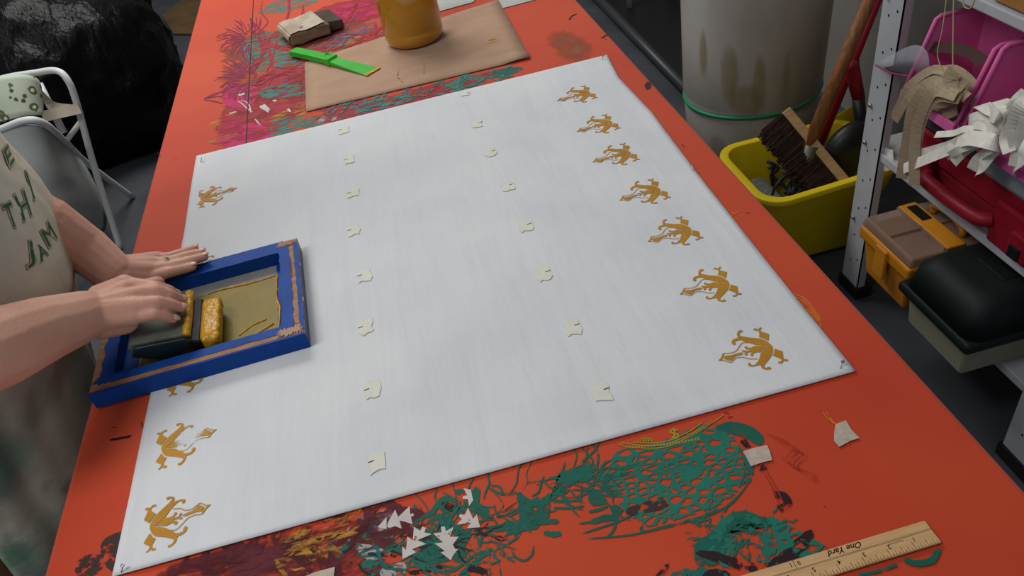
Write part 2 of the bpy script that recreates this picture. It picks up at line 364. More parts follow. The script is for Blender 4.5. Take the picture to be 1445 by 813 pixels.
def chrys(cx, cy, s, n=26, seed=1):
    rnd = random.Random(seed); L_ = []
    for k in range(n):
        a = rnd.uniform(PI*.45, PI*1.62); r = s*rnd.uniform(.65, 1.1); r0 = s*rnd.uniform(.1, .5)
        L_.append([(cx + r0*math.cos(a)*1.1, cy + r0*math.sin(a)*.8), (cx + (r0+r)*.55*math.cos(a+.12)*1.1, cy + (r0+r)*.5*math.sin(a+.12)*.8), (cx + r*math.cos(a)*1.1, cy + r*math.sin(a)*.8)])
    for k in range(8):
        a = rnd.uniform(0, 2*PI); L_.append([(cx + s*.3*math.cos(a), cy + s*.25*math.sin(a)), (cx + s*.4*math.cos(a+.6), cy + s*.3*math.sin(a+.6)), (cx+s*.25*math.cos(a+1.3), cy+s*.2*math.sin(a+1.3))])
    return L_
strokes('flower_print', chrys(352, 55, 38, 60, 2) + chrys(350, 112, 40, 64, 5), 'plum', wd=.0032)
c7 = crop(260, 20, 4.067)
strokes('line_print', [[(180, 135), (220, 115), (255, 98)], [(183, 155), (215, 145), (250, 130)], [(185, 140), (215, 132), (245, 118)], [(110, 490), (160, 460), (220, 445)], [(120, 488), (170, 475), (225, 470)], [(115, 492), (170, 500), (225, 515)], [(130, 480), (180, 462), (215, 440)]], 'plum', c7, wd=.006)
strokes('line_print', [[(262, 690), (300, 680), (345, 690)], [(265, 705), (300, 700)], [(280, 715), (330, 716)], [(415, 400), (440, 380), (500, 370)]], 'darkink', c7, wd=.004)
solidpoly('white_ink_patch', [[(308, 460), (345, 450), (348, 460), (315, 470)], [(430, 528), (462, 515), (492, 545), (480, 565), (455, 548), (440, 542)], [(505, 494), (530, 490), (528, 500), (512, 502)], [(588, 548), (600, 540), (615, 556), (604, 562)], [(256, 568), (298, 556), (300, 562), (262, 574)]], 'white', c7)
strokes('white_ink_line', [[(305, 500), (330, 512), (365, 545), (395, 562)], [(312, 498), (350, 500), (375, 530), (380, 566)], [(405, 600), (420, 618), (438, 638)], [(375, 455), (385, 470)], [(450, 610), (460, 614)]], 'white', c7, wd=.0035)
blob('dull_stain', [(770, 45), (800, 38), (830, 55), (838, 80), (822, 98), (790, 88), (765, 62)], 'stain', inner=.4)
strokes('dark_scratch', [[(803, 28), (808, 22), (814, 20)], [(848, 54), (855, 50), (858, 48)], [(850, 52), (856, 56)], [(962, 203), (966, 208)]], 'black', wd=.006)
blob('charcoal_smudge', [(1098-190, 118), (916, 114), (922, 122), (912, 128)], 'dirt')
solidpoly('white_ink_patch', [[(1024, 293), (1036, 300), (1046, 298), (1035, 304)]], 'orangeink')
strokes('dark_scratch', [[(1052, 300), (1057, 301)]], 'black', wd=.005)
# faint round print right of the cloth
c5 = crop(940, 360, 4.066)
strokes('ring_print', [[(715, 222), (780, 240), (840, 300), (880, 370), (885, 440)], [(720, 235), (775, 255), (830, 310), (865, 370), (872, 425)], [(735, 255), (790, 300), (850, 390)], [(760, 270), (810, 320), (860, 400)], [(790, 300), (840, 340)], [(820, 360), (862, 350)]], 'orangeink', c5, wd=.0035, taper=False)
# left strip: dark ovals and scratches
c4 = crop(0, 400, 1.97)
blob('charcoal_smudge', [(205, 800), (215, 768), (250, 750), (290, 755), (292, 785), (265, 813), (225, 825)], 'dirt', c4, inner=.9)
blob('charcoal_smudge', [(275, 740), (290, 705), (325, 688), (345, 692), (325, 800), (290, 790)], 'dirt', c4, inner=.85)
strokes('dark_scratch', [[(305, 435), (335, 430), (370, 423)], [(392, 385), (400, 410)], [(312, 400), (322, 400)]], 'black', c4, wd=.0045)
strokes('dark_scratch', [[(246, 198+25), (250, 224)], [(222, 180+35), (228, 222)]], 'black', wd=.003)
strokes('table_seam', [[(358.6, -20), (347, 206)]], 'black', wd=.0022, taper=False, sm=False, mm=M['black'])
# ---- front stains
c1 = crop(400, 560, 2.89); c2 = crop(840, 560, 2.89); c3 = crop(460, 660, 4.817); c8 = crop(700, 570, 3.6125)
blob('maroon_patch', [(190, 825), (250, 790), (330, 765), (420, 745), (520, 725), (570, 745), (560, 830), (400, 850), (250, 850)], 'maroon', inner=.8)
blob('maroon_patch', [(230, 800), (340, 770), (380, 765), (360, 790), (260, 830)], 'maroon', inner=.85)
blob('yellow_ink_streak', [(385, 765), (420, 750), (450, 752), (455, 790), (400, 800), (375, 790)], 'yellow', inner=.85)
blob('yellow_ink_streak', [(400, 780), (430, 772), (450, 778), (430, 800)], 'dirt')
blob('slate_print', [(220, 340), (300, 312), (350, 330), (345, 430), (280, 450), (225, 400)], 'bluegrey', c3, inner=.92)
blob('worn_white_print', [(330, 310), (440, 280), (520, 262), (530, 330), (440, 430), (360, 470)], 'greywhite', c3, inner=.9)
blob('worn_white_print', [(200, 520), (300, 520), (440, 560), (440, 600), (300, 640), (200, 560)], 'greywhite', c3, inner=.9)
blob('worn_white_print', [(370, 690), (440, 660), (540, 640), (545, 720), (440, 745), (370, 740)], 'greywhite', c3, inner=.92)
blob('worn_white_print', [(140, 380), (160, 370), (165, 500), (145, 500)], 'greywhite', c3, inner=.9)
strokes('teal_curve_print', [(.012, [(60, 640), (130, 540), (250, 470), (360, 460), (450, 520), (540, 610)]), (.006, [(200, 600), (280, 560), (380, 540), (480, 560), (540, 600)]), (.005, [(210, 610), (300, 600), (360, 610), (400, 680), (480, 690)]), (.006, [(300, 650), (380, 650), (460, 690), (560, 700)]), (.004, [(20, 580), (40, 500), (48, 640)])], 'tealsolid', c3)
blob('teal_print', [(240, 640), (330, 620), (390, 680), (370, 745), (260, 745)], 'teal', c3, inner=.9)
blob('teal_foliage_print', [(575, 640), (620, 560), (680, 470), (740, 440), (790, 540), (850, 610), (860, 630), (700, 670), (620, 680)], 'tealsolid', c3, inner=.94)
blob('teal_foliage_print', [(860, 640), (890, 470), (960, 420), (1000, 440), (930, 560), (960, 600), (900, 650)], 'tealsolid', c3, inner=.94)
blob('teal_foliage_print', [(960, 190), (1020, 120), (1050, 150), (1040, 240), (1110, 280), (1120, 350), (1060, 350), (1000, 280), (930, 240)], 'tealsolid', c3, inner=.94)
blob('teal_foliage_print', [(870, 150), (930, 145), (940, 175), (890, 185)], 'tealsolid', c3, inner=.94)
blob('teal_foliage_print', [(1200, 480), (1240, 420), (1320, 370), (1300, 290), (1310, 180), (1400, 210), (1445, 190), (1500, 330), (1440, 420), (1300, 440)], 'tealsolid', c3, inner=.94)
strokes('teal_vine_print', [(.010, [(600, 350), (650, 340), (720, 300), (800, 210), (870, 235)]), (.012, [(700, 420), (710, 370), (740, 335), (790, 345), (780, 400), (730, 380)]), (.008, [(600, 250), (610, 320), (600, 380), (640, 400)]), (.007, [(780, 205), (770, 240), (800, 290), (860, 330)]),
   (.014, [(820, 330), (840, 400), (900, 420), (930, 470)]), (.006, [(590, 390), (650, 420), (700, 440)]),
   (.006, [(800, 700), (880, 690), (1000, 600), (1120, 560)]), (.008, [(900, 740), (1000, 650), (1130, 550)]), (.005, [(1050, 530), (1080, 440), (1200, 410), (1330, 400)]), (.004, [(1140, 250), (1180, 330), (1320, 270)]),
   (.003, [(1260, 560), (1290, 610), (1350, 630), (1400, 590), (1410, 530)]), (.005, [(1080, 410), (1220, 390), (1330, 400)]), (.010, [(960, 690), (930, 720), (980, 745)]), (.004, [(640, 710), (800, 670), (900, 690)]),
   (.003, [(1090, 130), (1200, 180), (1330, 170)]), (.004, [(1120, 120), (1180, 130), (1210, 180), (1290, 160)])], 'tealsolid', c3)
blob('black_brush_mark', [(785, 240), (830, 235), (950, 290), (935, 315), (860, 305), (800, 275)], 'black', c3, inner=.93)
strokes('black_line_print', [(.005, [(280, 585), (380, 590), (480, 600)]), (.004, [(470, 540), (560, 530)]), (.008, [(960, 690), (1040, 695), (1100, 735)]), (.006, [(560, 715), (680, 700), (810, 665)]), (.008, [(860, 440), (900, 450), (850, 470)])], 'black', c3)
TREES = [[(350, 405), (412, 335), (412, 418)], [(425, 365), (470, 285), (490, 335), (568, 262), (574, 318), (592, 308), (598, 325), (578, 335), (588, 385), (545, 370), (500, 360), (515, 415), (470, 398), (430, 410), (415, 400)],
 [(520, 622), (517, 536), (545, 560), (553, 468), (590, 495), (598, 402), (640, 430), (655, 400), (680, 410), (668, 440), (720, 452), (620, 493), (680, 518), (585, 555), (612, 575)],
 [(850, 632), (778, 575), (808, 568), (738, 515), (795, 508), (728, 447), (785, 440), (782, 402), (808, 400), (815, 432), (868, 402), (842, 470), (900, 470), (862, 525), (880, 555), (900, 552), (862, 600)],
 [(935, 140), (985, 150), (1000, 222), (972, 262), (965, 215), (930, 212), (930, 195), (960, 188)],
 [(966, 275), (1000, 348), (1025, 315), (1048, 405), (958, 412), (985, 375), (888, 388), (925, 350), (902, 330), (915, 315), (940, 325)]]
TREE_LATER = lambda: solidpoly('white_tree_print', TREES, 'white', c3)
blob('white_ink_patch', [(465, 520), (500, 515), (510, 480), (525, 500), (515, 530), (480, 530)], 'greywhite', c3)
# scale print (pine cone)
blob('scale_print', [(495, 375), (560, 330), (600, 235), (760, 205), (960, 130), (1080, 85), (1180, 110), (1250, 190), (1290, 300), (1260, 430), (1160, 520), (960, 590), (780, 640), (740, 620), (640, 560), (560, 430)], 'tealscale', c8, inner=.93)
blob('teal_print', [(1110, 120), (1180, 85), (1290, 105), (1370, 170), (1350, 215), (1260, 170), (1180, 150)], 'tealsolid', c8, inner=.9)
blob('teal_print', [(1230, 210), (1300, 250), (1320, 340), (1290, 420), (1240, 430), (1270, 320)], 'teal', c8, inner=.85)
blob('teal_print', [(760, 330), (900, 280), (1050, 250), (1130, 320), (1020, 400), (860, 420), (780, 400)], 'tealspeck', c8, inner=.7)
strokes('teal_vine_print', [(.005, [(270, 500), (350, 495), (440, 490)]), (.005, [(290, 530), (380, 530), (450, 520)]), (.004, [(440, 430), (430, 490), (460, 500)]), (.004, [(420, 610), (500, 600), (600, 590)]), (.006, [(350, 360), (430, 380), (500, 420)]), (.004, [(560, 430), (570, 390), (620, 370), (700, 340)]), (.005, [(620, 340), (560, 380), (550, 430), (590, 470)]),
   (.004, [(620, 570), (600, 640), (560, 686)]), (.003, [(440, 660), (620, 600), (700, 560)]), (.003, [(740, 620), (760, 650), (1000, 590), (1180, 520), (1290, 400)]), (.0025, [(470, 686), (700, 665), (900, 610)]), (.003, [(750, 590), (745, 640)]), (.006, [(470, 550), (520, 540), (570, 520)]),
   (.012, [(480, 605), (560, 580), (620, 580)]), (.010, [(190, 610), (260, 600), (320, 600)]), (.010, [(240, 655), (300, 665), (330, 655)]), (.010, [(0, 650), (40, 620), (90, 600)])], 'tealsolid', c8)
blob('teal_foliage_print', [(465, 480), (500, 435), (560, 480), (560, 510), (490, 520)], 'tealsolid', c8, inner=.94)
blob('teal_foliage_print', [(580, 530), (610, 510), (650, 540), (620, 575), (590, 560)], 'tealsolid', c8, inner=.94)
blob('teal_foliage_print', [(70, 660), (130, 560), (190, 520), (230, 480), (310, 440), (340, 380), (320, 350), (450, 300), (520, 330), (440, 370), (280, 500), (270, 580), (180, 620), (90, 680)], 'tealsolid', c8, inner=.96)
blob('teal_foliage_print', [(100, 480), (130, 455), (180, 510), (150, 560)], 'tealsolid', c8, inner=.94)
blob('teal_foliage_print', [(380, 330), (500, 300), (520, 350), (430, 400)], 'teal', c8, inner=.94)
blob('dark_ink_smudge', [(640, 540), (760, 490), (880, 460), (900, 520), (780, 560), (680, 590)], 'dirt', c8)
def scribble(name, n, box_, m, cv, seed, wd=.002, L0=25, ang=-.28, sp=.9):
    rnd = random.Random(seed); out = []
    for k in range(n):
        x, y = rnd.uniform(box_[0], box_[2]), rnd.uniform(box_[1], box_[3]); y += (x-box_[0])*ang*box_[4]; a = ang + rnd.gauss(0, sp); P = [(x, y)]
        for j in range(rnd.randint(3, 6)):
            a += rnd.gauss(0, .45); P.append((P[-1][0]+L0*.4*math.cos(a), P[-1][1]+L0*.4*math.sin(a)))
        out.append((wd*rnd.uniform(.4, 1.5), P))
    strokes(name, out, m, cv)
scribble('teal_scribble', 70, (600, 725, 850, 775, 1), 'tealsolid', ID, 3, .0022, 30, -.32, .5)
scribble('teal_scribble', 50, (520, 770, 700, 812, .6), 'teal', ID, 8, .0025, 34, -.3, .5)
scribble('black_scribble', 31, (470, 775, 680, 815, .6), 'darkink', ID, 5, .0018, 30, -.3, .5)
scribble('maroon_scribble', 60, (230, 800, 540, 840, 1), 'maroon', ID, 15, .008, 36, -.28, .3)
scribble('yellow_scribble', 31, (370, 765, 470, 800, .9), 'yellow', ID, 12, .004, 30, -.28, .3)
scribble('teal_scribble', 40, (950, 735, 1100, 770, 0), 'teal', ID, 22, .0025, 22, -.3, .7)
scribble('crimson_scribble', 60, (350, 50, 560, 125, .25), 'crimson', ID, 31, .009, 40, -.2, .25)
scribble('slate_scribble', 40, (380, 70, 560, 140, .25), 'purple', ID, 33, .006, 36, -.2, .25)
scribble('teal_scribble', 50, (440, 168, 700, 180, 1), 'tealstreak', ID, 36, .008, 24, -.24, .3)
TREE_LATER()
# coin print (yellow rings)
strokes('coin_print', [[(625, 205), (700, 222), (850, 222), (980, 170), (1080, 110), (1160, 55)], [(640, 198), (760, 212), (880, 200), (1000, 150), (1100, 85)], [(700, 195), (850, 195), (970, 148), (1050, 95)]], 'gold', c8, wd=.0014, taper=False)
strokes('coin_print', [[(925, 135), (900, 130), (890, 145), (925, 155), (920, 172), (895, 168)], [(908, 122), (910, 180)]], 'gold', c8, wd=.0026, taper=False)
strokes('coin_print', [[(x, 212-(x-650)**2*.00028), (x+7, 224-(x-650)**2*.00028)] for x in range(660, 1040, 16)] + [[(x, 190), (x+12, 170), (x+20, 192)] for x in range(735, 780, 14)], 'gold', c8, wd=.002, taper=False, sm=False)
# second cone at the bottom
c2b = c2
blob('teal_print', [(385, 600), (450, 560), (540, 470), (600, 445), (660, 465), (740, 490), (760, 520), (560, 500), (480, 600), (520, 640), (500, 700), (380, 715)], 'tealsolid', c2b, inner=.8)
blob('teal_print', [(440, 560), (530, 470), (640, 465), (740, 540), (760, 620), (720, 690), (600, 720), (480, 690)], 'tealspeck', c2b, inner=.85)
blob('teal_print', [(290, 740), (340, 700), (420, 690), (520, 700), (560, 740)], 'teal', c2b, inner=.8)
blob('scale_print', [(690, 480), (780, 510), (880, 570), (960, 620), (900, 660), (780, 680), (720, 700), (740, 600)], 'tealscale', c2b, inner=.9)
strokes('dark_brush_mark', [(.012, [(410, 635), (500, 655), (620, 690), (720, 700)]), (.014, [(885, 545), (830, 610), (780, 660), (700, 700)]), (.008, [(430, 640), (540, 670), (640, 700)]), (.003, [(240, 740), (280, 700), (300, 675)]), (.003, [(262, 745), (300, 690)])], 'darkink', c2b)
blob('dark_brush_mark', [(440, 720), (480, 700), (540, 710), (545, 740), (440, 745)], 'darkink', c2b, inner=.93)
strokes('arc_print', [(.008, [(730, 400), (765, 400), (785, 430), (765, 452), (748, 458)])], 'darkink', c2b, taper=False)
solidpoly('triangle_print', [[(588, 180), (612, 172), (636, 205), (610, 206)], [(668, 303), (680, 272), (710, 290)]], 'black', c2b)
strokes('fine_line_print', [(.0012, [(560+k*6, 110+k*4), (700+k*6, 330+k*4), (760+k*6, 460+k*4)]) for k in (0, 4)] + [(.001, [(700+10*k, 150+8*k), (790+9*k, 190+6*k), (760+8*k, 250+5*k), (900+3*k, 320+6*k)]) for k in range(0, 9, 2)], 'shadowprint', c2b, taper=False)
strokes('orange_line_print', [(.002, [(928, 60), (945, 85), (985, 118)]), (.002, [(940, 60), (965, 95), (985, 112)]), (.003, [(1028, 180), (1034, 202)])], 'orangeink', c2b)
strokes('dark_scratch', [[(934, 447), (940, 449)], [(525, 62), (545, 68)], [(540, 85), (560, 80)]], 'black', c2b, wd=.005)
# ring print under the ruler
strokes('green_ring_print', [[(1075, 725), (1150, 712), (1230, 685)], [(1260, 665), (1290, 682), (1340, 685), (1385, 665), (1405, 620)], [(1268, 658), (1300, 672), (1340, 672), (1375, 655), (1392, 625)]] + [[(1270+12*k, 662+4*math.sin(k*.5)), (1272+12*k, 680)] for k in range(10)], 'tealsolid', c2b, wd=.003, taper=False)

# ------------------------------------------------------------------ white printed cloth
def ch(x, y):   # height of the cotton above the table
    v = noise.noise(Vector((x*7+y*2.5, y*1.4, .3)))*.0006 + noise.noise(Vector((x*18+y*5, y*2, 2)))*.00015
    return T + .0023 + v + .0003*noise.noise(Vector((x*4, y*5, 8)))
LL = [(278, 222), (271, 262), (261, 330), (240, 440), (207, 592), (184, 705), (160, 816)]
RR = [(857, 79.5), (873.5, 112), (920, 161), (981, 243), (1072.8, 360), (1140, 445), (1206.9, 526)]
Lw = [at(*p, z=T) for p in LL]; Rw = [at(*p, z=T) for p in RR]
def edge(E, y):
    for a, b in zip(E, E[1:]):
        if a.y >= y >= b.y: return a.x + (b.x-a.x)*(a.y-y)/(a.y-b.y)
    return E[0].x if y > E[0].y else E[-1].x
cloth = empty('printed_cloth', (0, 1.05, T), 'large white cotton cloth pinned flat with rows of ochre motifs', 'cloth')
NX, NY = 110, 130; v = []; f = []
for j in range(NY+1):
    t = j/NY; yl = Lw[0].y + (Lw[-1].y-Lw[0].y)*t; yr = Rw[0].y + (Rw[-1].y-Rw[0].y)*t
    a = Vector((edge(Lw, yl), yl, 0)); b = Vector((edge(Rw, yr), yr, 0))
    for i in range(NX+1):
        p = a.lerp(b, i/NX); e = min(i, NX-i, j, NY-j)
        h = ch(p.x, p.y) + (.0009 if e <= 2 else 0) + (.0004 if e == 0 else 0)
        v.append((p.x, p.y, h))
for j in range(NY):
    for i in range(NX): k = j*(NX+1)+i; f.append((k, k+NX+1, k+NX+2, k+1))
o = fdata('cotton_sheet', v, f, M['cloth'], cloth, smooth=True); solid(o, .0014, -1 if False else 1)
o.modifiers['solid'].offset = -1
# motif traced once (photo zoom frame), placed on every print
cm = crop(1010, 460, 11.62)
MP = [  # filled shapes
 [(385, 190), (470, 205), (560, 222), (650, 228), (740, 238), (800, 262), (860, 300), (905, 335), (932, 380), (935, 430), (920, 500), (880, 560), (840, 610), (800, 660), (790, 700), (830, 722), (850, 700), (880, 700), (912, 722), (880, 738), (830, 742), (770, 730), (740, 700), (735, 662), (690, 675), (640, 682), (645, 660), (690, 610), (715, 560), (728, 500), (735, 480), (790, 410), (830, 372), (838, 348), (750, 345), (650, 335), (560, 308), (480, 285), (420, 262), (360, 262), (310, 280), (325, 310), (318, 335), (290, 340), (262, 320), (258, 285), (285, 250), (330, 232), (362, 222)],
 [(362, 222), (345, 185), (348, 140), (375, 105), (410, 95), (440, 108), (438, 128), (412, 128), (388, 150), (390, 190), (420, 210)],
 [(645, 662), (640, 690), (590, 692), (545, 688), (522, 660), (535, 635), (565, 638), (582, 665), (600, 672)],
 [(710, 212), (712, 140), (690, 108), (650, 98), (612, 95), (620, 72), (660, 68), (695, 88), (708, 62), (735, 48), (752, 62), (730, 80), (738, 122), (870, 158), (868, 200), (858, 275), (830, 262), (790, 235), (740, 215)],
 [(962, 402), (1090, 442), (1098, 500), (1112, 570), (1150, 570), (1182, 580), (1180, 600), (1140, 604), (1108, 600), (1085, 635), (1040, 645), (1015, 630), (1025, 612), (1060, 612), (1078, 590), (1060, 565), (1010, 540), (935, 515), (950, 470)],
 [(825, 358), (770, 410), (730, 460), (670, 458), (628, 470), (608, 490), (618, 510), (600, 524), (572, 518), (560, 495), (580, 478), (600, 462), (560, 455), (515, 465), (510, 480), (520, 495), (505, 512), (475, 508), (465, 485), (480, 470), (492, 456), (440, 455), (425, 440), (440, 425), (465, 432), (520, 435), (580, 420), (560, 412), (505, 412), (475, 395), (468, 372), (490, 360), (515, 370), (520, 385), (580, 385), (640, 355), (740, 358)],
 [(130, 565), (155, 515), (240, 512), (330, 485), (375, 468), (440, 465), (450, 480), (420, 500), (330, 525), (285, 555), (248, 602), (190, 588)],
 [(40, 598), (90, 545), (110, 480), (140, 478), (130, 530), (105, 570), (112, 590), (90, 600)]]
MS = [[(130, 478), (220, 475), (300, 455), (350, 420), (390, 355), (430, 310), (480, 297), (530, 302)], [(100, 588), (160, 600), (240, 626), (280, 600), (320, 562), (380, 545), (450, 542), (560, 570), (680, 566)]]
P0a, P0b = at(1013.9, 510.8, z=T), at(1090.8, 496.5, z=T); src_mid = (P0a+P0b)/2; src_d = (P0a-P0b)
src_ang = math.atan2(src_d.y, src_d.x)
def motif(cx, cy, ang, m, label=None):
    R_ = Matrix.Rotation(ang-src_ang, 2); bm = B()
    def tr(p):
        q = at(*cm(*p), z=T); d = R_ @ Vector((q.x-src_mid.x, q.y-src_mid.y)); x, y = cx+d.x, cy+d.y
        return Vector((x, y, ch(x, y)+.00075))
    for P in MP:
        Q = [tr(p) for p in P]; vs = [bm.verts.new(p) for p in Q]
        for t in tessellate_polygon([Q]):
            try: bm.faces.new([vs[i] for i in t])
            except ValueError: pass
    for S in MS: ribbon(bm, [Vector(q) for q in smoothpts([tr(p) for p in S], 4)], .0011)
    for fc in bm.faces: 
        fc.normal_update()
        if fc.normal.z < 0: fc.normal_flip()
    o = obj('printed_motif', bm, m, cloth)
    if label: o['label'] = label
ra = math.radians
RT = [((785.8, 144.1), (833, 134.5)), ((814.2, 187.3), (863.8, 176.8)), ((836.6, 230.5), (889.7, 220)), ((874.3, 284.5), (931.9, 272.7)), ((913.7, 343), (976, 328.6)), ((959.7, 417), (1028.5, 405.5)), ((1013.9, 510.8), (1090.8, 496.5)), ((335, 267), (285.4, 278.7)), ((298.4, 715.4), (216.1, 737.6))]
for a, b in RT:
    p, q = at(*a, z=T), at(*b, z=T); d = p-q; mid = (p+q)/2; motif(mid.x, mid.y, math.atan2(d.y, d.x), M['ochre'])
for y in (.876, 1.0, 1.137): motif(-.36, y, ra(179-180), M['ochre'])
def faded():
    m = mat('faded_ochre', '#B98420', .6, .3); N, L = nt(m); out = N['Material Output']; p = N['Principled BSDF']
    tc = N.new('ShaderNodeTexCoord'); d = N.new('ShaderNodeVectorMath'); d.operation = 'DISTANCE'; d.inputs[1].default_value = tuple(at(266, 620, z=T))
    L.new(tc.outputs['Object'], d.inputs[0]); n = N.new('ShaderNodeTexNoise'); n.inputs['Scale'].default_value = 130; n.inputs['Detail'].default_value = 4; L.new(tc.outputs['Object'], n.inputs['Vector'])
    a = N.new('ShaderNodeMath'); a.operation = 'MULTIPLY_ADD'; L.new(n.outputs[0], a.inputs[0]); a.inputs[1].default_value = .03; L.new(d.outputs['Value'], a.inputs[2])
    r = N.new('ShaderNodeMapRange'); L.new(a.outputs[0], r.inputs[0]); r.inputs[1].default_value = .026; r.inputs[2].default_value = .036; r.inputs[3].default_value = .05
    tr = N.new('ShaderNodeBsdfTransparent'); ms = N.new('ShaderNodeMixShader'); L.new(r.outputs[0], ms.inputs[0]); L.new(tr.outputs[0], ms.inputs[1]); L.new(p.outputs[0], ms.inputs[2]); L.new(ms.outputs[0], out.inputs[0]); return m
motif(-.3585, .7485, ra(-.8), faded(), 'ochre motif with a faded, smeared middle')
# pins
def pin(px, py, label):
    p = at(px, py, z=T+.004); o = empty('pin', (p.x, p.y, T+.002), label, 'pin', 'pins holding down the white cloth')
    obj('shaft', tube(B(), [(p.x-.003, p.y-.002, T+.0005), (p.x+.003, p.y+.003, T+.009)], .0006, 6), M['steel'], o)
    obj('head', lathe(B(), [(.0003, 0), (.0022, .0005), (.0022, .0015), (.0003, .002)], 10, (p.x+.003, p.y+.003, T+.009)), M['steel'], o)
pin(1187, 519, 'small steel pin at the near right corner of the white cloth')
pin(172, 807, 'small steel pin at the near left corner of the white cloth')
pin(284, 228, 'small steel pin at the far left corner of the white cloth')
pin(850, 84, 'small steel pin at the far right corner of the white cloth')
pin(977, 240, 'small steel pin halfway along the right edge of the white cloth')
# tape patches with a pencil tick
LP = [(485, 183), (493, 225), (498, 272), (499, 325), (514, 389), (516, 462), (525, 550), (532, 652)]
RP = [(673, 175), (692, 215), (716, 263), (741, 319), (767, 386), (808, 462), (849, 553)]
def patch(px, py, side, label, seed, w_=.023, h_=.032):
    rnd = random.Random(seed); c = at(px, py, z=T+.003); bm = B(); P = []
    n = 14
    for k in range(n):
        a = 2*PI*k/n + .39; x = max(-1, min(1, 1.35*math.cos(a)))*w_/2; y = max(-1, min(1, 1.35*math.sin(a)))*h_/2
        P.append((c.x + x*rnd.uniform(.72, 1.1), c.y + y*rnd.uniform(.72, 1.12)))
    rr = [[bm.verts.new((c.x+(x-c.x)*k, c.y+(y-c.y)*k, ch(c.x+(x-c.x)*k, c.y+(y-c.y)*k)+.0011)) for x, y in P] for k in (.35, .7, 1)]; bm.faces.new(rr[0])
    for q0_, q1_ in zip(rr, rr[1:]):
        for k in range(n): bm.faces.new((q0_[k], q1_[k], q1_[(k+1) % n], q0_[(k+1) % n]))
    o = empty('tape_patch', (c.x, c.y, ch(c.x, c.y)+.0009), label, 'tape', 'tape patches in two rows on the white cloth')
    f_ = obj('tape', bm, M['tapecream'], o)
    x0 = c.x + side*w_*.30; bm = ribbon(B(), [Vector((x0-.0035, c.y+.002, ch(c.x, c.y)+.0013)), Vector((x0+.0035, c.y+.003, ch(c.x, c.y)+.0013))], .0016)
    obj('tick', bm, M['dash'], f_)
ords = ['farthest', 'second', 'third', 'fourth', 'fifth', 'sixth', 'seventh', 'nearest']
for i, p in enumerate(LP): patch(*p, -1, f'ticked cream tape patch, {ords[i]}{"" if i in (0, 7) else " from the back"}, left row on white cloth', i)
ords2 = ords[:6] + ['nearest']
for i, p in enumerate(RP): patch(*p, 1, f'ticked cream tape patch, {ords2[i]}{"" if i in (0, 6) else " from the back"}, right row on white cloth', i+20)
patch(657, 133, 1, 'cream tape patch at the very back edge of the white cloth', 55, .022, .014)
# loose tape on the table
def tapepiece(pts, cv, label):
    P = [at(*cv(*p), z=T+.0021) for p in pts]; c = sum(P, Vector())/len(P); bm = B(); bm.faces.new([bm.verts.new(p) for p in P])
    o = obj('masking_tape', bm, M['tapetable']); solid(o, .0004); tag(o, label, 'tape')
tapepiece([(602, 222), (650, 208), (700, 197), (712, 222), (722, 258), (680, 268), (635, 284), (620, 255)], c2, 'torn masking tape piece on the orange table beside the teal scale print')
tapepiece([(980, 112), (1022, 96), (1045, 135), (1078, 168), (1040, 180), (995, 205), (974, 180), (974, 145)], c2, 'torn masking tape piece alone on plain orange cloth, right front')
tapepiece([(90, 731), (130, 715), (210, 694), (204, 745), (90, 760)], c1, 'white tape scrap at the front edge below the white cloth')

# ------------------------------------------------------------------ yardstick
rul = empty('yardstick', (.39, .355, T), 'pale wooden yardstick marked One Yard at the front right', 'ruler')
RX1, RY0, RY1, RZ = .390, .3425, .3675, T+.0045
rstrip = o = obj('wooden_strip', box(B(), (RX1-.9144, RY0, T+.0014), (RX1, RY1, RZ)), M['rulerwood'], rul); bevel(o, .0008, 1)
def flat(bm, x0, y0, x1, y1, z): bm.faces.new([bm.verts.new(p) for p in ((x0, y0, z), (x1, y0, z), (x1, y1, z), (x0, y1, z))])
bm = B(); zt = RZ+.0001
for k in range(1, 60):
    x = RX1 - k*.0254/8; L_ = .0085 if k % 8 == 0 else (.0065 if k % 4 == 0 else (.0048 if k % 2 == 0 else .0032)); flat(bm, x-.00022, RY0+.0003, x+.00022, RY0+L_, zt)
obj('graduations', bm, M['black'], rstrip)
bm = B(); flat(bm, RX1-.9144, .3566, RX1, .3569, zt); flat(bm, RX1-.9144, .3577, RX1, .3580, zt); flat(bm, .2525, .3582, .2530, .3672, zt); obj('double_line', bm, M['black'], rul)
def text_mesh(s, size, shear=0, offset=0):
    c = bpy.data.curves.new('text', 'FONT'); c.body = s; c.size = size; c.align_x = 'CENTER'; c.align_y = 'CENTER'; c.shear = shear; c.offset = offset; c.resolution_u = 3
    o = bpy.data.objects.new('text', c); COL.objects.link(o); dg = bpy.context.evaluated_depsgraph_get(); dg.update()
    me = bpy.data.meshes.new_from_object(o.evaluated_get(dg)); bpy.data.objects.remove(o); return me
def ruler_text(s, x, y, size, shear=0, rot=PI, offset=0, name='numeral'):
    me = text_mesh(s, size, shear, offset); me.transform(Matrix.Translation((x, y, zt)) @ Matrix.Rotation(rot, 4, 'Z')); link(name, me, M['black'], rstrip)
for k in range(1, 8): ruler_text(str(k), RX1 - k*.0254 + .0035, .3525, .0062, offset=.0001)
ruler_text('One Yard', .305, .3632, .0085, .45, offset=.00016, name='lettering')
ruler_text('Measure & Level', .351, .3545, .0022, 0, name='small_lettering')
ruler_text('1', .2490, .3630, .0075); ruler_text('8', .2570, .3628, .0062)

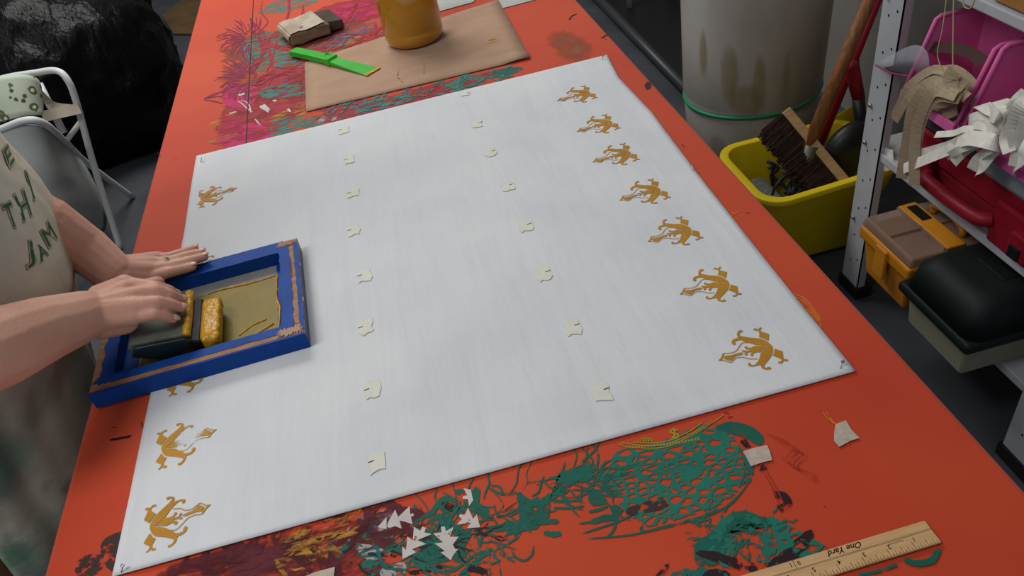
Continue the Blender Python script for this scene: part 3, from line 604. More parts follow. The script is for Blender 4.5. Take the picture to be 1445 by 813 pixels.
# ------------------------------------------------------------------ kraft sheet, jar, scraper, squeegee, papers
def sheet(name, pts, z, m, label, cat, th=.001):
    P = [at(*p, z=z) for p in pts]; bm = B(); bm.faces.new([bm.verts.new(p) for p in P]); o = obj(name, bm, m); solid(o, th); return tag(o, label, cat)
P = [at(432, 157, z=T+.003), at(748, 82, z=T+.003), at(703, -1, z=T+.003), at(430, 88, z=T+.003)]
kr = empty('kraft_paper_sheet', (0, 1.8, T), 'brown kraft paper sheet under the jar of ochre ink', 'paper')
# bilinear grid so the sheet curls slightly
v, f, n = [], [], 16
for j in range(n+1):
    for i in range(n+1):
        p = P[0].lerp(P[1], i/n).lerp(P[3].lerp(P[2], i/n), j/n); p.z = T+.0022 + .0016*abs(noise.noise(Vector((i*.2, j*.25, 1)))) + (.004 if i > n-2 and j < 2 else 0); v.append(p)
for j in range(n):
    for i in range(n): k = j*(n+1)+i; f.append((k, k+1, k+n+2, k+n+1))
o = fdata('paper', v, f, M['kraft'], kr, smooth=True); solid(o, .0012)
ck = crop(560, 0, 4.817); zz = T+.0046
blob('ink_spot', [(605, 300), (620, 260), (700, 255), (735, 262), (700, 285), (640, 290)], 'yellow', ck, kr, z=zz)
strokes('ink_smear', [(.004, [(170, 400), (185, 440), (180, 500)]), (.004, [(5, 480), (5, 520), (40, 560)])], 'yellow', ck, kr, z=zz)
strokes('ink_smear', [(.006, [(425, 575), (470, 570), (525, 572)]), (.004, [(695, 530), (710, 552)]), (.004, [(880, 460), (872, 520), (905, 552)]), (.003, [(1045, 400), (1050, 500)])], 'yellow', crop(380, 0, 4.817), kr, z=zz)
sheet('white_paper_sheet', [(598, 22), (668, 3), (700, -45), (560, -45), (560, 10)], T+.0018, M['paper'], 'white paper sheet behind the jar, partly under the kraft paper', 'paper')
sheet('white_paper_strip', [(708, 12), (757, -1), (750, -30), (690, -25)], T+.0016, M['paper'], 'small white paper beside the top corner of the kraft sheet', 'paper')
# jar
jb = at(575, 73, z=T+.004); JR = .071; jc = Vector((.083, 1.895, T+.0052))
jar = empty('ink_jar', jc, 'clear jar full of ochre yellow ink on the kraft paper', 'jar')
prof = [(.045, 0), (.062, .001), (.068, .006), (.071, .016), (.0715, .03), (.0702, .033), (.0715, .036), (.0715, .15), (.069, .17), (.058, .188), (.052, .195)]
o = obj('body', lathe(B(), prof, 48, jc), M['jarink'], jar, smooth=True)
obj('neck', lathe(B(), [(.052, .195), (.052, .215)], 40, jc), M['jarink'], jar, smooth=True)
obj('lid', lathe(B(), [(.056, .205), (.058, .208), (.058, .228), (.055, .232)], 40, jc), M['whitemetal'], jar, smooth=True)
# green scraper: world points from photo
sc = empty('green_scraper', at(470, 85, z=T+.003), 'lime green plastic spatula with ochre tip resting on kraft paper', 'scraper')
A_, B_ = at(415, 73, z=T+.012), at(528, 101, z=T+.007); d = (B_-A_).normalized(); s_ = Vector((-d.y, d.x, 0)).normalized(); L_ = (B_-A_).length
def secblk(segs):
    bm = B(); rings = []
    for t, hw, z0, z1 in segs:
        c = A_ + d*L_*t; rings.append([Vector((c.x+s_.x*k*hw, c.y+s_.y*k*hw, T+z)) for k, z in ((-1, z0), (1, z0), (1, z1), (-1, z1))])
    return loft(bm, rings)
o = obj('handle', secblk([(-.03, .010, .006, .016), (0, .013, .005, .019), (.25, .0135, .005, .020), (.52, .0135, .005, .019)]), M['limegreen'], sc); bevel(o, .002, 2)
o = obj('blade', secblk([(.50, .013, .0055, .016), (.7, .0165, .0055, .011), (.98, .0215, .005, .007)]), M['limegreen'], sc); bevel(o, .0008, 1)
o = obj('inked_edge', secblk([(.965, .0222, .0048, .0074), (.995, .0222, .0048, .0074)]), M['wetink'], o)
o = obj('collar', secblk([(.47, .0155, .0045, .0215), (.515, .0155, .0045, .0215)]), M['limegreen'], sc); bevel(o, .0015, 2)
cc = A_ + d*L_*.44 + s_*.004
obj('thumb_catch', tube(B(), [Vector((cc.x, cc.y, T+.019)) + d*.010*math.cos(a) + s_*.007*math.sin(a) + Vector((0, 0, .005*max(0, math.sin(a)))) for a in [2*PI*k/16 for k in range(16)]], .0018, 8, True), M['limegreen'], sc, smooth=True)
# wooden squeegee lying behind
ws = empty('wooden_squeegee', at(440, 45, z=T), 'old wooden squeegee wrapped in grubby masking tape, lying behind the green scraper', 'squeegee')
a0, a1 = at(416, 66, z=T+.004), at(487, 42, z=T+.004); dx = (a1-a0).normalized(); dy = Vector((-dx.y, dx.x, 0))
def sqsec(x0, x1, prof2):
    bm = B(); return loft(bm, [[a0 + dx*(x) + dy*q + Vector((0, 0, z-.004)) for q, z in prof2] for x in (x0, x1)])
body = [(0, .002), (.062, .002), (.085, .008), (.09, .02), (.08, .034), (.06, .038), (.015, .032), (0, .026), (-.006, .014)]
o = obj('wooden_body', loft(B(), [[a0 + dx*q + dy*t + Vector((0, 0, z-.003)) for q, z in ((-.004, .006), (.02, .002), (.055, .006), (.10, .004), (.104, .03), (.085, .036), (.052, .03), (.02, .034), (.0, .032), (-.007, .02))] for t in (-.002, .115)]), M['agedwood'], ws); bevel(o, .004, 3)
o = obj('masking_tape_wrap', loft(B(), [[a0 + dx*q + dy*t + Vector((0, 0, z-.002)) for q, z in ((-.006, .030), (-.0095, .022), (-.009, .016), (.0, .0345), (.02, .0365), (.05, .0325), (.085, .0385), (.092, .038))] for t in (.0, .112)], cap=False), M['oldtape'], ws)
o = obj('blade', loft(B(), [[a0 + dx*q + dy*t + Vector((0, 0, z-.002)) for q, z in ((.098, .004), (.142, .004), (.142, .026), (.098, .032))] for t in (.012, .118)]), M['felt'], ws); bevel(o, .002, 1)
obj('dark_ink_spot', ribbon(B(), [a0 + dx*.03 + dy*.02 + Vector((0, 0, .0355)), a0 + dx*.04 + dy*.022 + Vector((0, 0, .0352))], .005), M['black'], ws)

# ------------------------------------------------------------------ print screen
scr = empty('print_screen', (-.342, .958, T), 'wooden print screen bound in blue tape, loaded with yellow ink', 'print screen')
X0, X1, Y0, Y1, Z0, Z1, W = -.498, -.206, .855, 1.100, T+.0034, T+.028, .028
scr.location = (-.352, .976, T)
def rail(a, b, name='frame_rail', m=M['frame_wood'], bv=.0015): return bevel(obj(name, box(B(), a, b), m, scr), bv, 2)
rail((X0, Y0, Z0), (X1, Y0+W, Z1)); rail((X0, Y1-W, Z0), (X1, Y1, Z1)); rail((X0, Y0+W, Z0), (X0+W, Y1-W, Z1)); rail((X1-W, Y0+W, Z0), (X1, Y1-W, Z1))
e = .0007
def tapestrip(name, x0, y0, x1, y1, rough_seed, jx=0, jy=0, m=M['blue'], z=None):
    rnd = random.Random(rough_seed); P = []; n = 22
    for k in range(n+1): t = k/n; P.append((x0+(x1-x0)*t, y0 + rnd.uniform(-1, 1)*jy))
    for k in range(1, n): t = k/n; P.append((x1 + rnd.uniform(-1, 1)*jx, y0+(y1-y0)*t))
    for k in range(n+1): t = k/n; P.append((x1-(x1-x0)*t, y1 + rnd.uniform(-1, 1)*jy))
    for k in range(1, n): t = k/n; P.append((x0 + rnd.uniform(-1, 1)*jx, y1-(y1-y0)*t))
    Q = [Vector((x, y, (z or Z1)+e)) for x, y in P]; return fdata(name, Q, [tuple(t) for t in tessellate_polygon([Q])], m, scr)
# near rail: blue side wraps, bare wood stripe, blue inner strip
tapestrip('blue_tape', X0+.028, Y0+.0135, X1-.03, Y0+W+.001, 1, .004, .0006)
tapestrip('blue_tape', X0, Y0-.0003, X1, Y0+.0035, 2, 0, .0005)
obj('blue_tape_side', box(B(), (X0-.0006, Y0-.0008, Z0), (X1+.0006, Y0, Z1)), M['blue'], scr)
tapestrip('blue_tape', X0+.012, Y1-W-.001, X1-.02, Y1+.0003, 3, .004, .0006)
obj('blue_tape_side', box(B(), (X0, Y1, Z0+.006), (X1, Y1+.0008, Z1-.006)), M['blue'], scr)
tapestrip('blue_tape', X0+.010, Y0+.016, X0+W+.001, Y1-.004, 4, .002, .003)
tapestrip('blue_tape', X1-W-.001, Y0+.012, X1-.013, Y1-.012, 5, .0015, .003, z=Z1+.0003)
tapestrip('blue_tape', X1-.006, Y0+.01, X1+.0004, Y1-.01, 6, .001, .002)
obj('dark_outer_side', box(B(), (X1, Y0-.0005, Z0), (X1+.0008, Y1, Z1)), M['navy'], scr)
tapestrip('blue_tape', X0+.006, Y0+.018, X0+.05, Y0+.030, 7, .006, .003, z=Z1+.0002)
tapestrip('torn_brown_tape', X1-.036, Y0+.006, X1-.004, Y0+.020, 17, .004, .004, z=Z1+.0008, m=M['kraft'])
tapestrip('torn_brown_tape', X1-.030, Y1-.016, X1-.006, Y1-.003, 18, .003, .002, z=Z1+.0008, m=M['frame_wood'])
# inner faces
for a, b in (((X0+W, Y0+W, Z0), (X1-W, Y0+W+.0008, Z1)), ((X0+W, Y1-W-.0008, Z0), (X1-W, Y1-W, Z1)), ((X0+W, Y0+W, Z0), (X0+W+.0008, Y1-W, Z1)), ((X1-W-.0008, Y0+W, Z0), (X1-W, Y1-W, Z1))):
    obj('blue_tape_inside', box(B(), a, b), M['blue'], scr)
# mesh with masked margins and ink film
MZ = T+.0065
o = obj('screen_mesh', box(B(), (X0+W, Y0+W, MZ-.0004), (X1-W, Y1-W, MZ)), M['mesh'], scr)
tapestrip('blue_tape_margin', X0+W, Y0+W, X0+W+.022, Y1-W, 8, .0006, .0, z=MZ)
tapestrip('blue_tape_margin', X1-W-.012, Y0+W, X1-W, Y1-W, 9, .0006, .0, z=MZ)
tapestrip('ink_film', X0+W+.024, Y0+W+.004, X1-W-.012, Y1-W-.030, 10, .002, .0015, m=M['meshink'], z=MZ+.0003)
def bead(pts, r, name='ink_ridge'):
    bm = B(); P = smoothpts(pts, 5); rnd = random.Random(len(pts)); tube(bm, P, [r*rnd.uniform(.5, 1.2) for _ in P], 6); return obj(name, bm, M['wetink'], scr, smooth=True)
bz = MZ+.0015
bead([(X1-W-.014, Y0+W+.02, bz), (X1-W-.010, Y0+W+.07, bz), (X1-W-.014, Y0+W+.10, bz), (X1-W-.012, Y1-W-.034, bz)], .0020)
bead([(X1-W-.014, Y1-W-.030, bz), (X1-W-.05, Y1-W-.032, bz), (X1-W-.10, Y1-W-.028, bz), (X1-W-.12, Y1-W-.030, bz)], .0017)
bead([(X1-W-.02, Y0+W+.040, bz), (X1-W-.06, Y0+W+.022, bz), (X1-W-.10, Y0+W+.012, bz), (X1-W-.14, Y0+W+.006, bz)], .0022)
bead([(X1-W-.03, Y0+W+.055, bz), (X1-W-.05, Y0+W+.05, bz), (X1-W-.07, Y0+W+.035, bz)], .0014)
bead([(X1-W-.11, Y0+W+.012, bz), (X1-W-.15, Y0+W+.03, bz), (X1-W-.19, Y0+W+.034, bz)], .0013)
for x, y in ((X0+.012, Y1-.06), (X0+.018, Y0+.09)): pass
for y in (Y0+.08, Y0+.17): obj('staple', tube(B(), [(X1+.0012, y, Z0+.02), (X1+.0012, y+.01, Z0+.02)], .0008, 6), M['steel'], scr)
me = text_mesh('WOOD FRAME', .0065); me.transform(Matrix.Translation((X1-.012, Y1-.085, Z1+.0004)) @ Matrix.Rotation(PI/2, 4, 'Z')); link('stamped_lettering', me, mat('red_stamp', '#7A3A2C', .8, .1), scr)

# ------------------------------------------------------------------ squeegee in use
sq = empty('ink_squeegee', (-.36, .93, T+.01), 'dark squeegee with ink-coated blade, held in the right hand inside the screen', 'squeegee')
def prismY(name, prof2, y0, y1, m, bv=.002, skew=0):
    bm = loft(B(), [[Vector((x, y0, z)) for x, z in prof2], [Vector((x+skew, y1, z)) for x, z in prof2]]); o = obj(name, bm, m, sq); bevel(o, bv, 2); return o
zt_ = T; ya, yb = .893, .992
prismY('handle', [(-.376, T+.032), (-.360, T+.046), (-.364, T+.052), (-.436, T+.060), (-.442, T+.050)], ya+.004, yb, M['board'])
prismY('handle_side', [(-.380, T+.022), (-.358, T+.042), (-.364, T+.048), (-.43, T+.055), (-.440, T+.042), (-.408, T+.024)], ya-.002, ya+.005, M['boarddark'])
prismY('blade_clamp', [(-.364, T+.011), (-.350, T+.011), (-.348, T+.036), (-.360, T+.042)], ya, yb, M['blackplastic'])
bm = loft(B(), [[Vector((x, y, z)) for x, z in ((-.364, T+.047), (-.357, T+.045), (-.3555, T+.050+q), (-.360, T+.054+q), (-.366, T+.053+q))] for y, q in ((ya+.004, 0), (ya+.02, .0015), (ya+.045, -.001), (ya+.07, .001), (ya+.082, .004), (yb, .003))]); obj('ink_ridge', bm, M['wetink'], sq, smooth=True)
rings = []
for k in range(15):
    t = k/14; y = ya - .002 + (yb-ya)*t; q = .0012*math.sin(k*2.1); en = .004 if k in (0, 14) else 0
    rings.append([Vector((x, y, z)) for x, z in ((-.3495+en, T+.010), (-.3225+q*.5-en, T+.010), (-.3215+q-en, T+.0345-en), (-.3235+q-en, T+.0375+q*.6-en), (-.332, T+.0385-q*.6-en), (-.342, T+.0388+q*.5-en), (-.3485+en, T+.0375-en), (-.3500+en, T+.034))])
o = obj('ink_load', loft(B(), rings), M['wetink'], sq, smooth=True)
md = o.modifiers.new('sub', 'SUBSURF'); md.levels = md.render_levels = 1
0 and obj('black_backing', box(B(), (-.3215, ya, T+.0095), (-.3180, yb-.002, T+.029)), M['blackplastic'], sq)
sq.location = scr.location
for ob_ in (sq, scr):
    for c_ in ob_.children: c_.matrix_parent_inverse = Matrix.Translation(-Vector(scr.location))
    ob_.rotation_euler.z = math.radians(2.2)

# ------------------------------------------------------------------ person
per = empty('person', (-.68, 1.02, 0), 'person in a cream lettered apron pulling ink across the print screen', 'person')
CY = 1.03
TOR = [  # z, centre x, half depth, half width
 (.16, -.80, .13, .17), (.45, -.79, .14, .18), (.65, -.77, .145, .19), (.78, -.745, .15, .195), (.86, -.715, .15, .195), (.92, -.685, .155, .19), (.97, -.675, .15, .185), (1.03, -.67, .145, .175), (1.12, -.665, .125, .175), (1.22, -.66, .115, .185), (1.32, -.655, .10, .185), (1.39, -.655, .07, .12), (1.43, -.65, .055, .06)]
def tor(z):
    for a, b in zip(TOR, TOR[1:]):
        if a[0] <= z <= b[0]:
            t = (z-a[0])/(b[0]-a[0]); t = t*t*(3-2*t)*.5+t*.5; return [a[i]+(b[i]-a[i])*t for i in range(4)]
    return list(TOR[0] if z < TOR[0][0] else TOR[-1])
def tpt(z, th, off=0):
    _, cx, a, b = tor(z); c, s = math.cos(th), math.sin(th); n = 2.3
    return Vector((cx + (a+off)*math.copysign(abs(c)**(2/n), c), CY + (b+off)*math.copysign(abs(s)**(2/n), s), z))
bm = B()
zs = [.55+.04*k for k in range(22)] + [1.43]
loft(bm, [[tpt(z, 2*PI*k/40, -.012) for k in range(40)] for z in zs])
# neck and head
chain(bm, [(-.645, CY, 1.38), (-.62, CY, 1.48)], [.056, .05])
HD = Vector((-.585, CY, 1.575))
bmesh.ops.create_uvsphere(bm, u_segments=28, v_segments=20, radius=1, matrix=Matrix.Translation(HD) @ Matrix.Diagonal((.092, .074, .112, 1)))
capsule(bm, HD+Vector((.03, 0, -.05)), .055, HD+Vector((.055, 0, -.085)), .035)
capsule(bm, HD+Vector((.085, 0, .005)), .009, HD+Vector((.108, 0, -.028)), .014)
for s in (-1, 1):
    bmesh.ops.create_uvsphere(bm, u_segments=12, v_segments=8, radius=1, matrix=Matrix.Translation(HD+Vector((-.005, .076*s, -.005))) @ Matrix.Diagonal((.018, .009, .031, 1)))
# legs
for s in (-1, 1):
    chain(bm, [(-.76, CY+.09*s, .80), (-.775, CY+.1*s, .47), (-.79, CY+.1*s, .09)], [.085, .058, .042])
    chain(bm, [(-.79, CY+.1*s, .05), (-.67, CY+.11*s, .035)], [.04, .03])
# arms: far (left) arm, near (right) arm
SHF, SHN = Vector((-.665, CY+.175, 1.30)), Vector((-.665, CY-.175, 1.30))
ELF = at(28, 318, z=1.00) + Vector((-.02, .05, 0)); WRF = at(160, 384, z=.885)
WRF2 = at(120, 352, z=.918)
chain(bm, [SHF, ELF], [.052, .046]); chain(bm, [ELF, ELF.lerp(WRF, .3), WRF2, WRF], [.046, .050, .037, .031])
WRN = at(122, 445, z=.925); FEN = at(0, 490, z=.985); ELN = FEN + (FEN-WRN)*.55
chain(bm, [SHN, ELN], [.054, .047]); chain(bm, [ELN, FEN, at(62, 465, z=.955), WRN], [.049, .048, .042, .034])
def P_(x, y, z): return at(x, y, z=T+z)
# --- left hand, flat on the far rail
P_0 = P_
def P_(x, y, z): return P_0(x, y, z - .0135)
LK = [P_(212, 392, .056), P_(216, 381, .062), P_(220, 373, .062), P_(222, 366, .054)]      # knuckles index..little
LT = [[P_(236, 385, .060), P_(256, 380, .056), P_(271, 376.5, .0535)], [P_(244, 375, .062), P_(268, 368, .058), P_(288, 362.5, .0535)], [P_(243, 368, .062), P_(264, 361, .058), P_(284, 356.5, .053)], [P_(240, 362, .055), P_(258, 356, .053), P_(275, 350.5, .055)]]
for k, t in zip(LK, LT):
    bm_r = [.0112, .0088, .0080, .0070] if t is not LT[3] else [.0098, .0076, .0070, .0062]
    chain(bm, [k, *t], bm_r)
    capsule(bm, WRF.lerp(k, .05), .024, k, .0135)
chain(bm, [WRF + Vector((.01, -.012, -.008)), P_(178, 404, .06)], [.022, .017])
chain(bm, [P_(172, 396, .05), P_(198, 403, .052), P_(216, 401, .05)], [.016, .012, .0095])
P_ = lambda x, y, z: P_0(x, y, z - .008)
# --- right hand, closed over the handle
RK = [P_(186, 402, .112), P_(196, 414, .112), P_(200, 430, .106), P_(196, 446, .096)]
RTp = [[P_(219, 405, .108), P_(238, 410, .092), P_(247, 415, .078)], [P_(220, 410, .108), P_(240, 416, .094), P_(255, 422.5, .078)], [P_(222, 426, .102), P_(242, 430, .088), P_(255, 434, .077)], [P_(217, 443, .095), P_(233, 446, .084), P_(244, 450, .074)]]
for i, (k, t) in enumerate(zip(RK, RTp)):
    chain(bm, [k, *t], [.0112, .0090, .0083, .0072] if i < 3 else [.0100, .0084, .0076, .0066])
    capsule(bm, WRN, .027, k + (WRN-k)*.12, .0135)
capsule(bm, P_(150, 425, .100), .028, P_(176, 403, .112), .016)
capsule(bm, P_(140, 455, .095), .024, P_(175, 452, .088), .020)
chain(bm, [P_(160, 420, .09), P_(196, 408, .078), P_(222, 400, .072)], [.018, .013, .011])
body = obj('body', bm, M['skin'], per)
md = body.modifiers.new('r', 'REMESH'); md.mode = 'VOXEL'; md.voxel_size = .0022; md.use_smooth_shade = True
md = body.modifiers.new('s', 'SMOOTH'); md.factor = .5; md.iterations = 2
bake(body)
# nails
def nail(tip, prev, r, up=Vector((0, 0, 1))):
    d = (tip-prev).normalized(); sd = d.cross(up).normalized(); u = sd.cross(d).normalized()
    R_ = Matrix((d, sd, u)).transposed().to_4x4(); bm = B()
    bmesh.ops.create_uvsphere(bm, u_segments=12, v_segments=8, radius=1, matrix=Matrix.Translation(tip + d*.002 + u*r*.72) @ R_ @ Matrix.Diagonal((.0065, .0052, .0022, 1)))
    obj('fingernail', bm, M['nail'], per, smooth=True)
for i, t in enumerate(LT): nail(t[2], t[1], .0070 if i < 3 else .0062)
for i, t in enumerate(RTp): nail(t[2], t[1], .0076 if i < 3 else .0070, up=Vector((.5, -.2, 1)))
rc = LT[2][0]; dr = (LT[2][1]-LT[2][0]).normalized(); u, v_ = frame_of(dr)
ring = obj('ring', tube(B(), [rc - dr*.006 + (u*math.cos(a)+v_*math.sin(a))*.0102 for a in [2*PI*k/24 for k in range(24)]], .0009, 6, True), M['steel'], per, smooth=True)
bm = B(); bmesh.ops.create_icosphere(bm, subdivisions=1, radius=.003, matrix=Matrix.Translation(rc - dr*.006 + Vector((0, -.002, .0112)))); obj('ring_stone', bm, M['eye'], ring)
# face, hair
for s in (-1, 1):
    for nm, r, off, mm in (('eye', .012, 0, M['eye']), ('iris', .0065, .008, M['iris'])):
        bm = B(); bmesh.ops.create_uvsphere(bm, u_segments=14, v_segments=10, radius=r, matrix=Matrix.Translation(HD+Vector((.074+off, .03*s, .004)))); obj(nm, bm, mm, per, smooth=True)
    obj('eyebrow', tube(B(), smoothpts([HD+Vector((.086, .014*s, .026)), HD+Vector((.084, .03*s, .031)), HD+Vector((.074, .046*s, .026))], 4), .0028, 6), M['hair'], per, smooth=True)
obj('mouth', tube(B(), smoothpts([HD+Vector((.083, -.022, -.056)), HD+Vector((.091, 0, -.056)), HD+Vector((.083, .022, -.056))], 4), .0042, 8), M['lip'], per, smooth=True)
bm = B(); bmesh.ops.create_uvsphere(bm, u_segments=40, v_segments=30, radius=1, matrix=Matrix.Translation(HD+Vector((-.012, 0, .014))) @ Matrix.Diagonal((.102, .086, .118, 1)))
bmesh.ops.delete(bm, geom=[q for q in bm.verts if (q.co.x > HD.x+.03 and q.co.z < HD.z+.055) or q.co.z < HD.z-.085], context='VERTS')
for q in bm.verts: q.co += (q.co-HD).normalized()*.006*noise.noise(q.co*60)
o = obj('hair', bm, M['hair'], per, smooth=True); solid(o, .008, -1)
capb = B(); bmesh.ops.create_uvsphere(capb, u_segments=20, v_segments=14, radius=1, matrix=Matrix.Translation(HD+Vector((-.115, 0, .02))) @ Matrix.Diagonal((.045, .05, .05, 1))); obj('hair_bun', capb, M['hair'], per, smooth=True)
# shirt with short sleeves
bm = B(); loft(bm, [[tpt(z, 2*PI*k/40, -.003) for k in range(40)] for z in [.84+.04*k for k in range(14)]+[1.39]])
for S_, E_ in ((SHF, ELF), (SHN, ELN)): chain(bm, [S_, S_.lerp(E_, .55)], [.066, .064])
sh = obj('shirt', bm, M['shirt'], per)
md = sh.modifiers.new('r', 'REMESH'); md.mode = 'VOXEL'; md.voxel_size = .008; md.use_smooth_shade = True
md = sh.modifiers.new('s', 'SMOOTH'); md.factor = .5; md.iterations = 3; bake(sh)
bm = B()
loft(bm, [[tpt(z, 2*PI*k/40, -.004) for k in range(40)] for z in [.66+.03*k for k in range(9)]])
for s in (-1, 1): chain(bm, [(-.755, CY+.09*s, .80), (-.775, CY+.1*s, .47), (-.79, CY+.1*s, .10)], [.098, .076, .066])
tr = obj('trousers', bm, M['trouser'], per); md = tr.modifiers.new('r', 'REMESH'); md.mode = 'VOXEL'; md.voxel_size = .008; md.use_smooth_shade = True; bake(tr)
for s in (-1, 1):
    bm = B(); chain(bm, [(-.80, CY+.1*s, .05), (-.66, CY+.112*s, .042)], [.05, .04]); o = obj('shoe', bm, M['shoe'], per, smooth=True)
# apron
NA, NZ = 56, 90; v = []; f = []
for j in range(NZ+1):
    z = .30 + (1.30-.30)*j/NZ
    hw = 1.35 if z < .95 else 1.35 - (z-.95)*1.6
    for i in range(NA+1):
        th = -hw + 2*hw*i/NA; zz_ = max(z, .3)
        off = .010 + .006*noise.noise(Vector((th*3, z*4, 1))) + (.010*noise.noise(Vector((th*5, z*1.5, 4))) if z < .85 else .004*noise.noise(Vector((th*7+z*9, z*6, 4))))
        if z < .9: off += (.9-z)*.05
        v.append(tpt(zz_, th, off))
for j in range(NZ):
    for i in range(NA): k = j*(NA+1)+i; f.append((k, k+1, k+NA+2, k+NA+1))
def apron_mat():
    m = M['apron']; N, L = nt(m); p = N['Principled BSDF']; src = p.inputs['Base Color'].links[0].from_socket
    tc = N.new('ShaderNodeTexCoord')
    for col, sc_, lo, hi, zlo, zhi in (('#8A948C', 4, .36, .55, .98, .80), ('#5F8F78', 7, .58, .74, .85, .70), ('#A85A60', 6, .62, .72, .88, .75), ('#5A2A1C', 5, .66, .74, .95, .80)):
        n = N.new('ShaderNodeTexNoise'); n.inputs['Scale'].default_value = sc_; n.inputs['Detail'].default_value = 4
        mp = N.new('ShaderNodeMapping'); mp.inputs['Location'].default_value = (sc_, sc_*2, 0); L.new(tc.outputs['Object'], mp.inputs[0]); L.new(mp.outputs[0], n.inputs['Vector'])
        r = N.new('ShaderNodeMapRange'); r.inputs[1].default_value = lo; r.inputs[2].default_value = hi; L.new(n.outputs[0], r.inputs[0])
        sx = N.new('ShaderNodeSeparateXYZ'); L.new(tc.outputs['Object'], sx.inputs[0]); r2 = N.new('ShaderNodeMapRange'); r2.inputs[1].default_value = zlo; r2.inputs[2].default_value = zhi; L.new(sx.outputs[2], r2.inputs[0])
        ml = N.new('ShaderNodeMath'); ml.operation = 'MULTIPLY'; L.new(r.outputs[0], ml.inputs[0]); L.new(r2.outputs[0], ml.inputs[1])
        mx = N.new('ShaderNodeMixRGB'); L.new(ml.outputs[0], mx.inputs[0]); L.new(src, mx.inputs[1]); mx.inputs[2].default_value = srgb(col); src = mx.outputs[0]
    L.new(src, p.inputs['Base Color'])
apron_mat()
apr = fdata('apron', v, f, M['apron'], per, smooth=True); bvh = BVHTree.FromPolygons([tuple(q) for q in v], f); solid(apr, .0025, 1)
for s in (-1, 1): obj('apron_strap', tube(B(), smoothpts([tpt(1.29, s*.75, .012), Vector((-.60, CY+.10*s, 1.38)), Vector((-.67, CY+.07*s, 1.425)), Vector((-.70, CY, 1.43))], 5), .006, 6), M['lace'], per, smooth=True)
obj('apron_tie', tube(B(), [tpt(.93, 1.3 + (2*PI-2.6)*k/16, .012) for k in range(17)], .006, 6), M['lace'], per, smooth=True)
# hand-inked lettering on the bib
def onapron(px, py):
    h = bvh.ray_cast(CAM, ray(px, py))
    return (h[0], h[1]) if h[0] is not None else (None, None)
def letter(s, quad):
    hits = [onapron(*q) for q in quad]
    if any(h[0] is None for h in hits): print('letter misses', s, [h[0] is not None for h in hits]); return
    TL, TR, BR, BL = [h[0] for h in hits]; n = sum((h[1] for h in hits), Vector()).normalized()
    if n.dot(CAM-TL) < 0: n = -n
    for off, lift, mm, nm in ((.055, .0030, M['pencil'], 'letter_outline'), (.043, .0033, M['shirt'], 'letter_fill'), (0.0, .0037, M['green_text'], 'letter')):
        me = text_mesh(s, 1.0, 0, 0); bb = [q.co for q in me.vertices]; bx0, bx1 = min(q.x for q in bb), max(q.x for q in bb); by0, by1 = min(q.y for q in bb), max(q.y for q in bb)
        me2 = text_mesh(s, 1.0, 0, off) if off else me; w0 = max(bx1-bx0, .25)
        cx_ = (bx0+bx1)/2
        for q in me2.vertices:
            a = (q.co.x-cx_)/w0*.86 + .5; b = (q.co.y-by0)/(by1-by0)
            base = BL.lerp(BR, a).lerp(TL.lerp(TR, a), b); h = bvh.find_nearest(base)
            q.co = (h[0] if h[0] else base) + n*lift
        link(nm, me2, mm, apr)
LET = [('T', [(-1, 292), (13, 285.5), (24.5, 319), (10, 324)]), ('H', [(15.5, 279), (32, 269), (42.6, 303.6), (28.4, 314)]), ('E', [(.8, 214.5), (9, 205.5), (17.5, 226), (9.8, 239)]), ('I', [(31, 245.5), (36, 243), (47.8, 280.4), (42.6, 283.5)]),
       ('J', [(32, 342), (42.6, 341), (49, 374.6), (35, 380)]), ('A', [(45, 349), (58, 345), (66, 359), (53, 372)]), ('M', [(53, 329.5), (66, 312.6), (78, 334.6), (64.5, 351.4)])]
for s, q in LET: letter(s, q)

# ------------------------------------------------------------------ left background
def lump(name, c, r, seed, m, amp=.12, sub=5, flat=True):
    bm = B(); bmesh.ops.create_icosphere(bm, subdivisions=sub, radius=1)
    for q in bm.verts:
        n = q.co.normalized(); k = 1 + amp*noise.noise(n*1.8+Vector((seed, 0, 0))) + amp*.45*(1-abs(noise.noise(n*4.5+Vector((0, seed, 0))))*2) + amp*.18*noise.noise(n*13+Vector((0, 0, seed)))
        q.co = Vector((n.x*r[0]*k, n.y*r[1]*k, n.z*r[2]*k)) + Vector(c)
        if q.co.z < .004: q.co.z = .004
    return obj(name, bm, m, smooth=True)
tag(lump('rubbish_bag', (-1.40, 3.62, .38), (.50, .42, .44), 1, M['bag']), 'shiny black rubbish bag nearest the table behind the hamper', 'bag', 'black rubbish bags on the left')
tag(lump('rubbish_bag', (-2.52, 3.72, .52), (.48, .48, .60), 5, M['bag']), 'tall black rubbish bag at the far left behind the other bag', 'bag', 'black rubbish bags on the left')
tag(lump('rubbish_bag', (-1.80, 4.80, .50), (.60, .45, .60), 9, M['bag']), 'black rubbish bag at the back touching the top edge', 'bag', 'black rubbish bags on the left')
cb = sheet('cardboard_sheet', [(228, 22), (258, 0), (300, -40), (300, 60), (270, 48), (245, 48)], .01, M['cardboard'], 'flat brown cardboard on the floor behind the orange table', 'cardboard', .008)
hm = empty('laundry_hamper', (-1.3, 2.8, 0), 'folding white-framed hamper with a grey translucent bag, left of the table', 'hamper')
def hp(x, y, Y): return at(x, y, Y=Y)
obj('frame_tube', tube(B(), smoothpts([hp(-60, 135, 2.95), hp(0, 112, 2.85), hp(50, 103, 2.78), hp(80, 100, 2.74), hp(96, 114, 2.72), hp(108, 145, 2.72), hp(130, 225, 2.71), hp(150, 290, 2.70), hp(170, 350, 2.699)], 5), .011, 10), M['whitemetal'], hm, smooth=True)
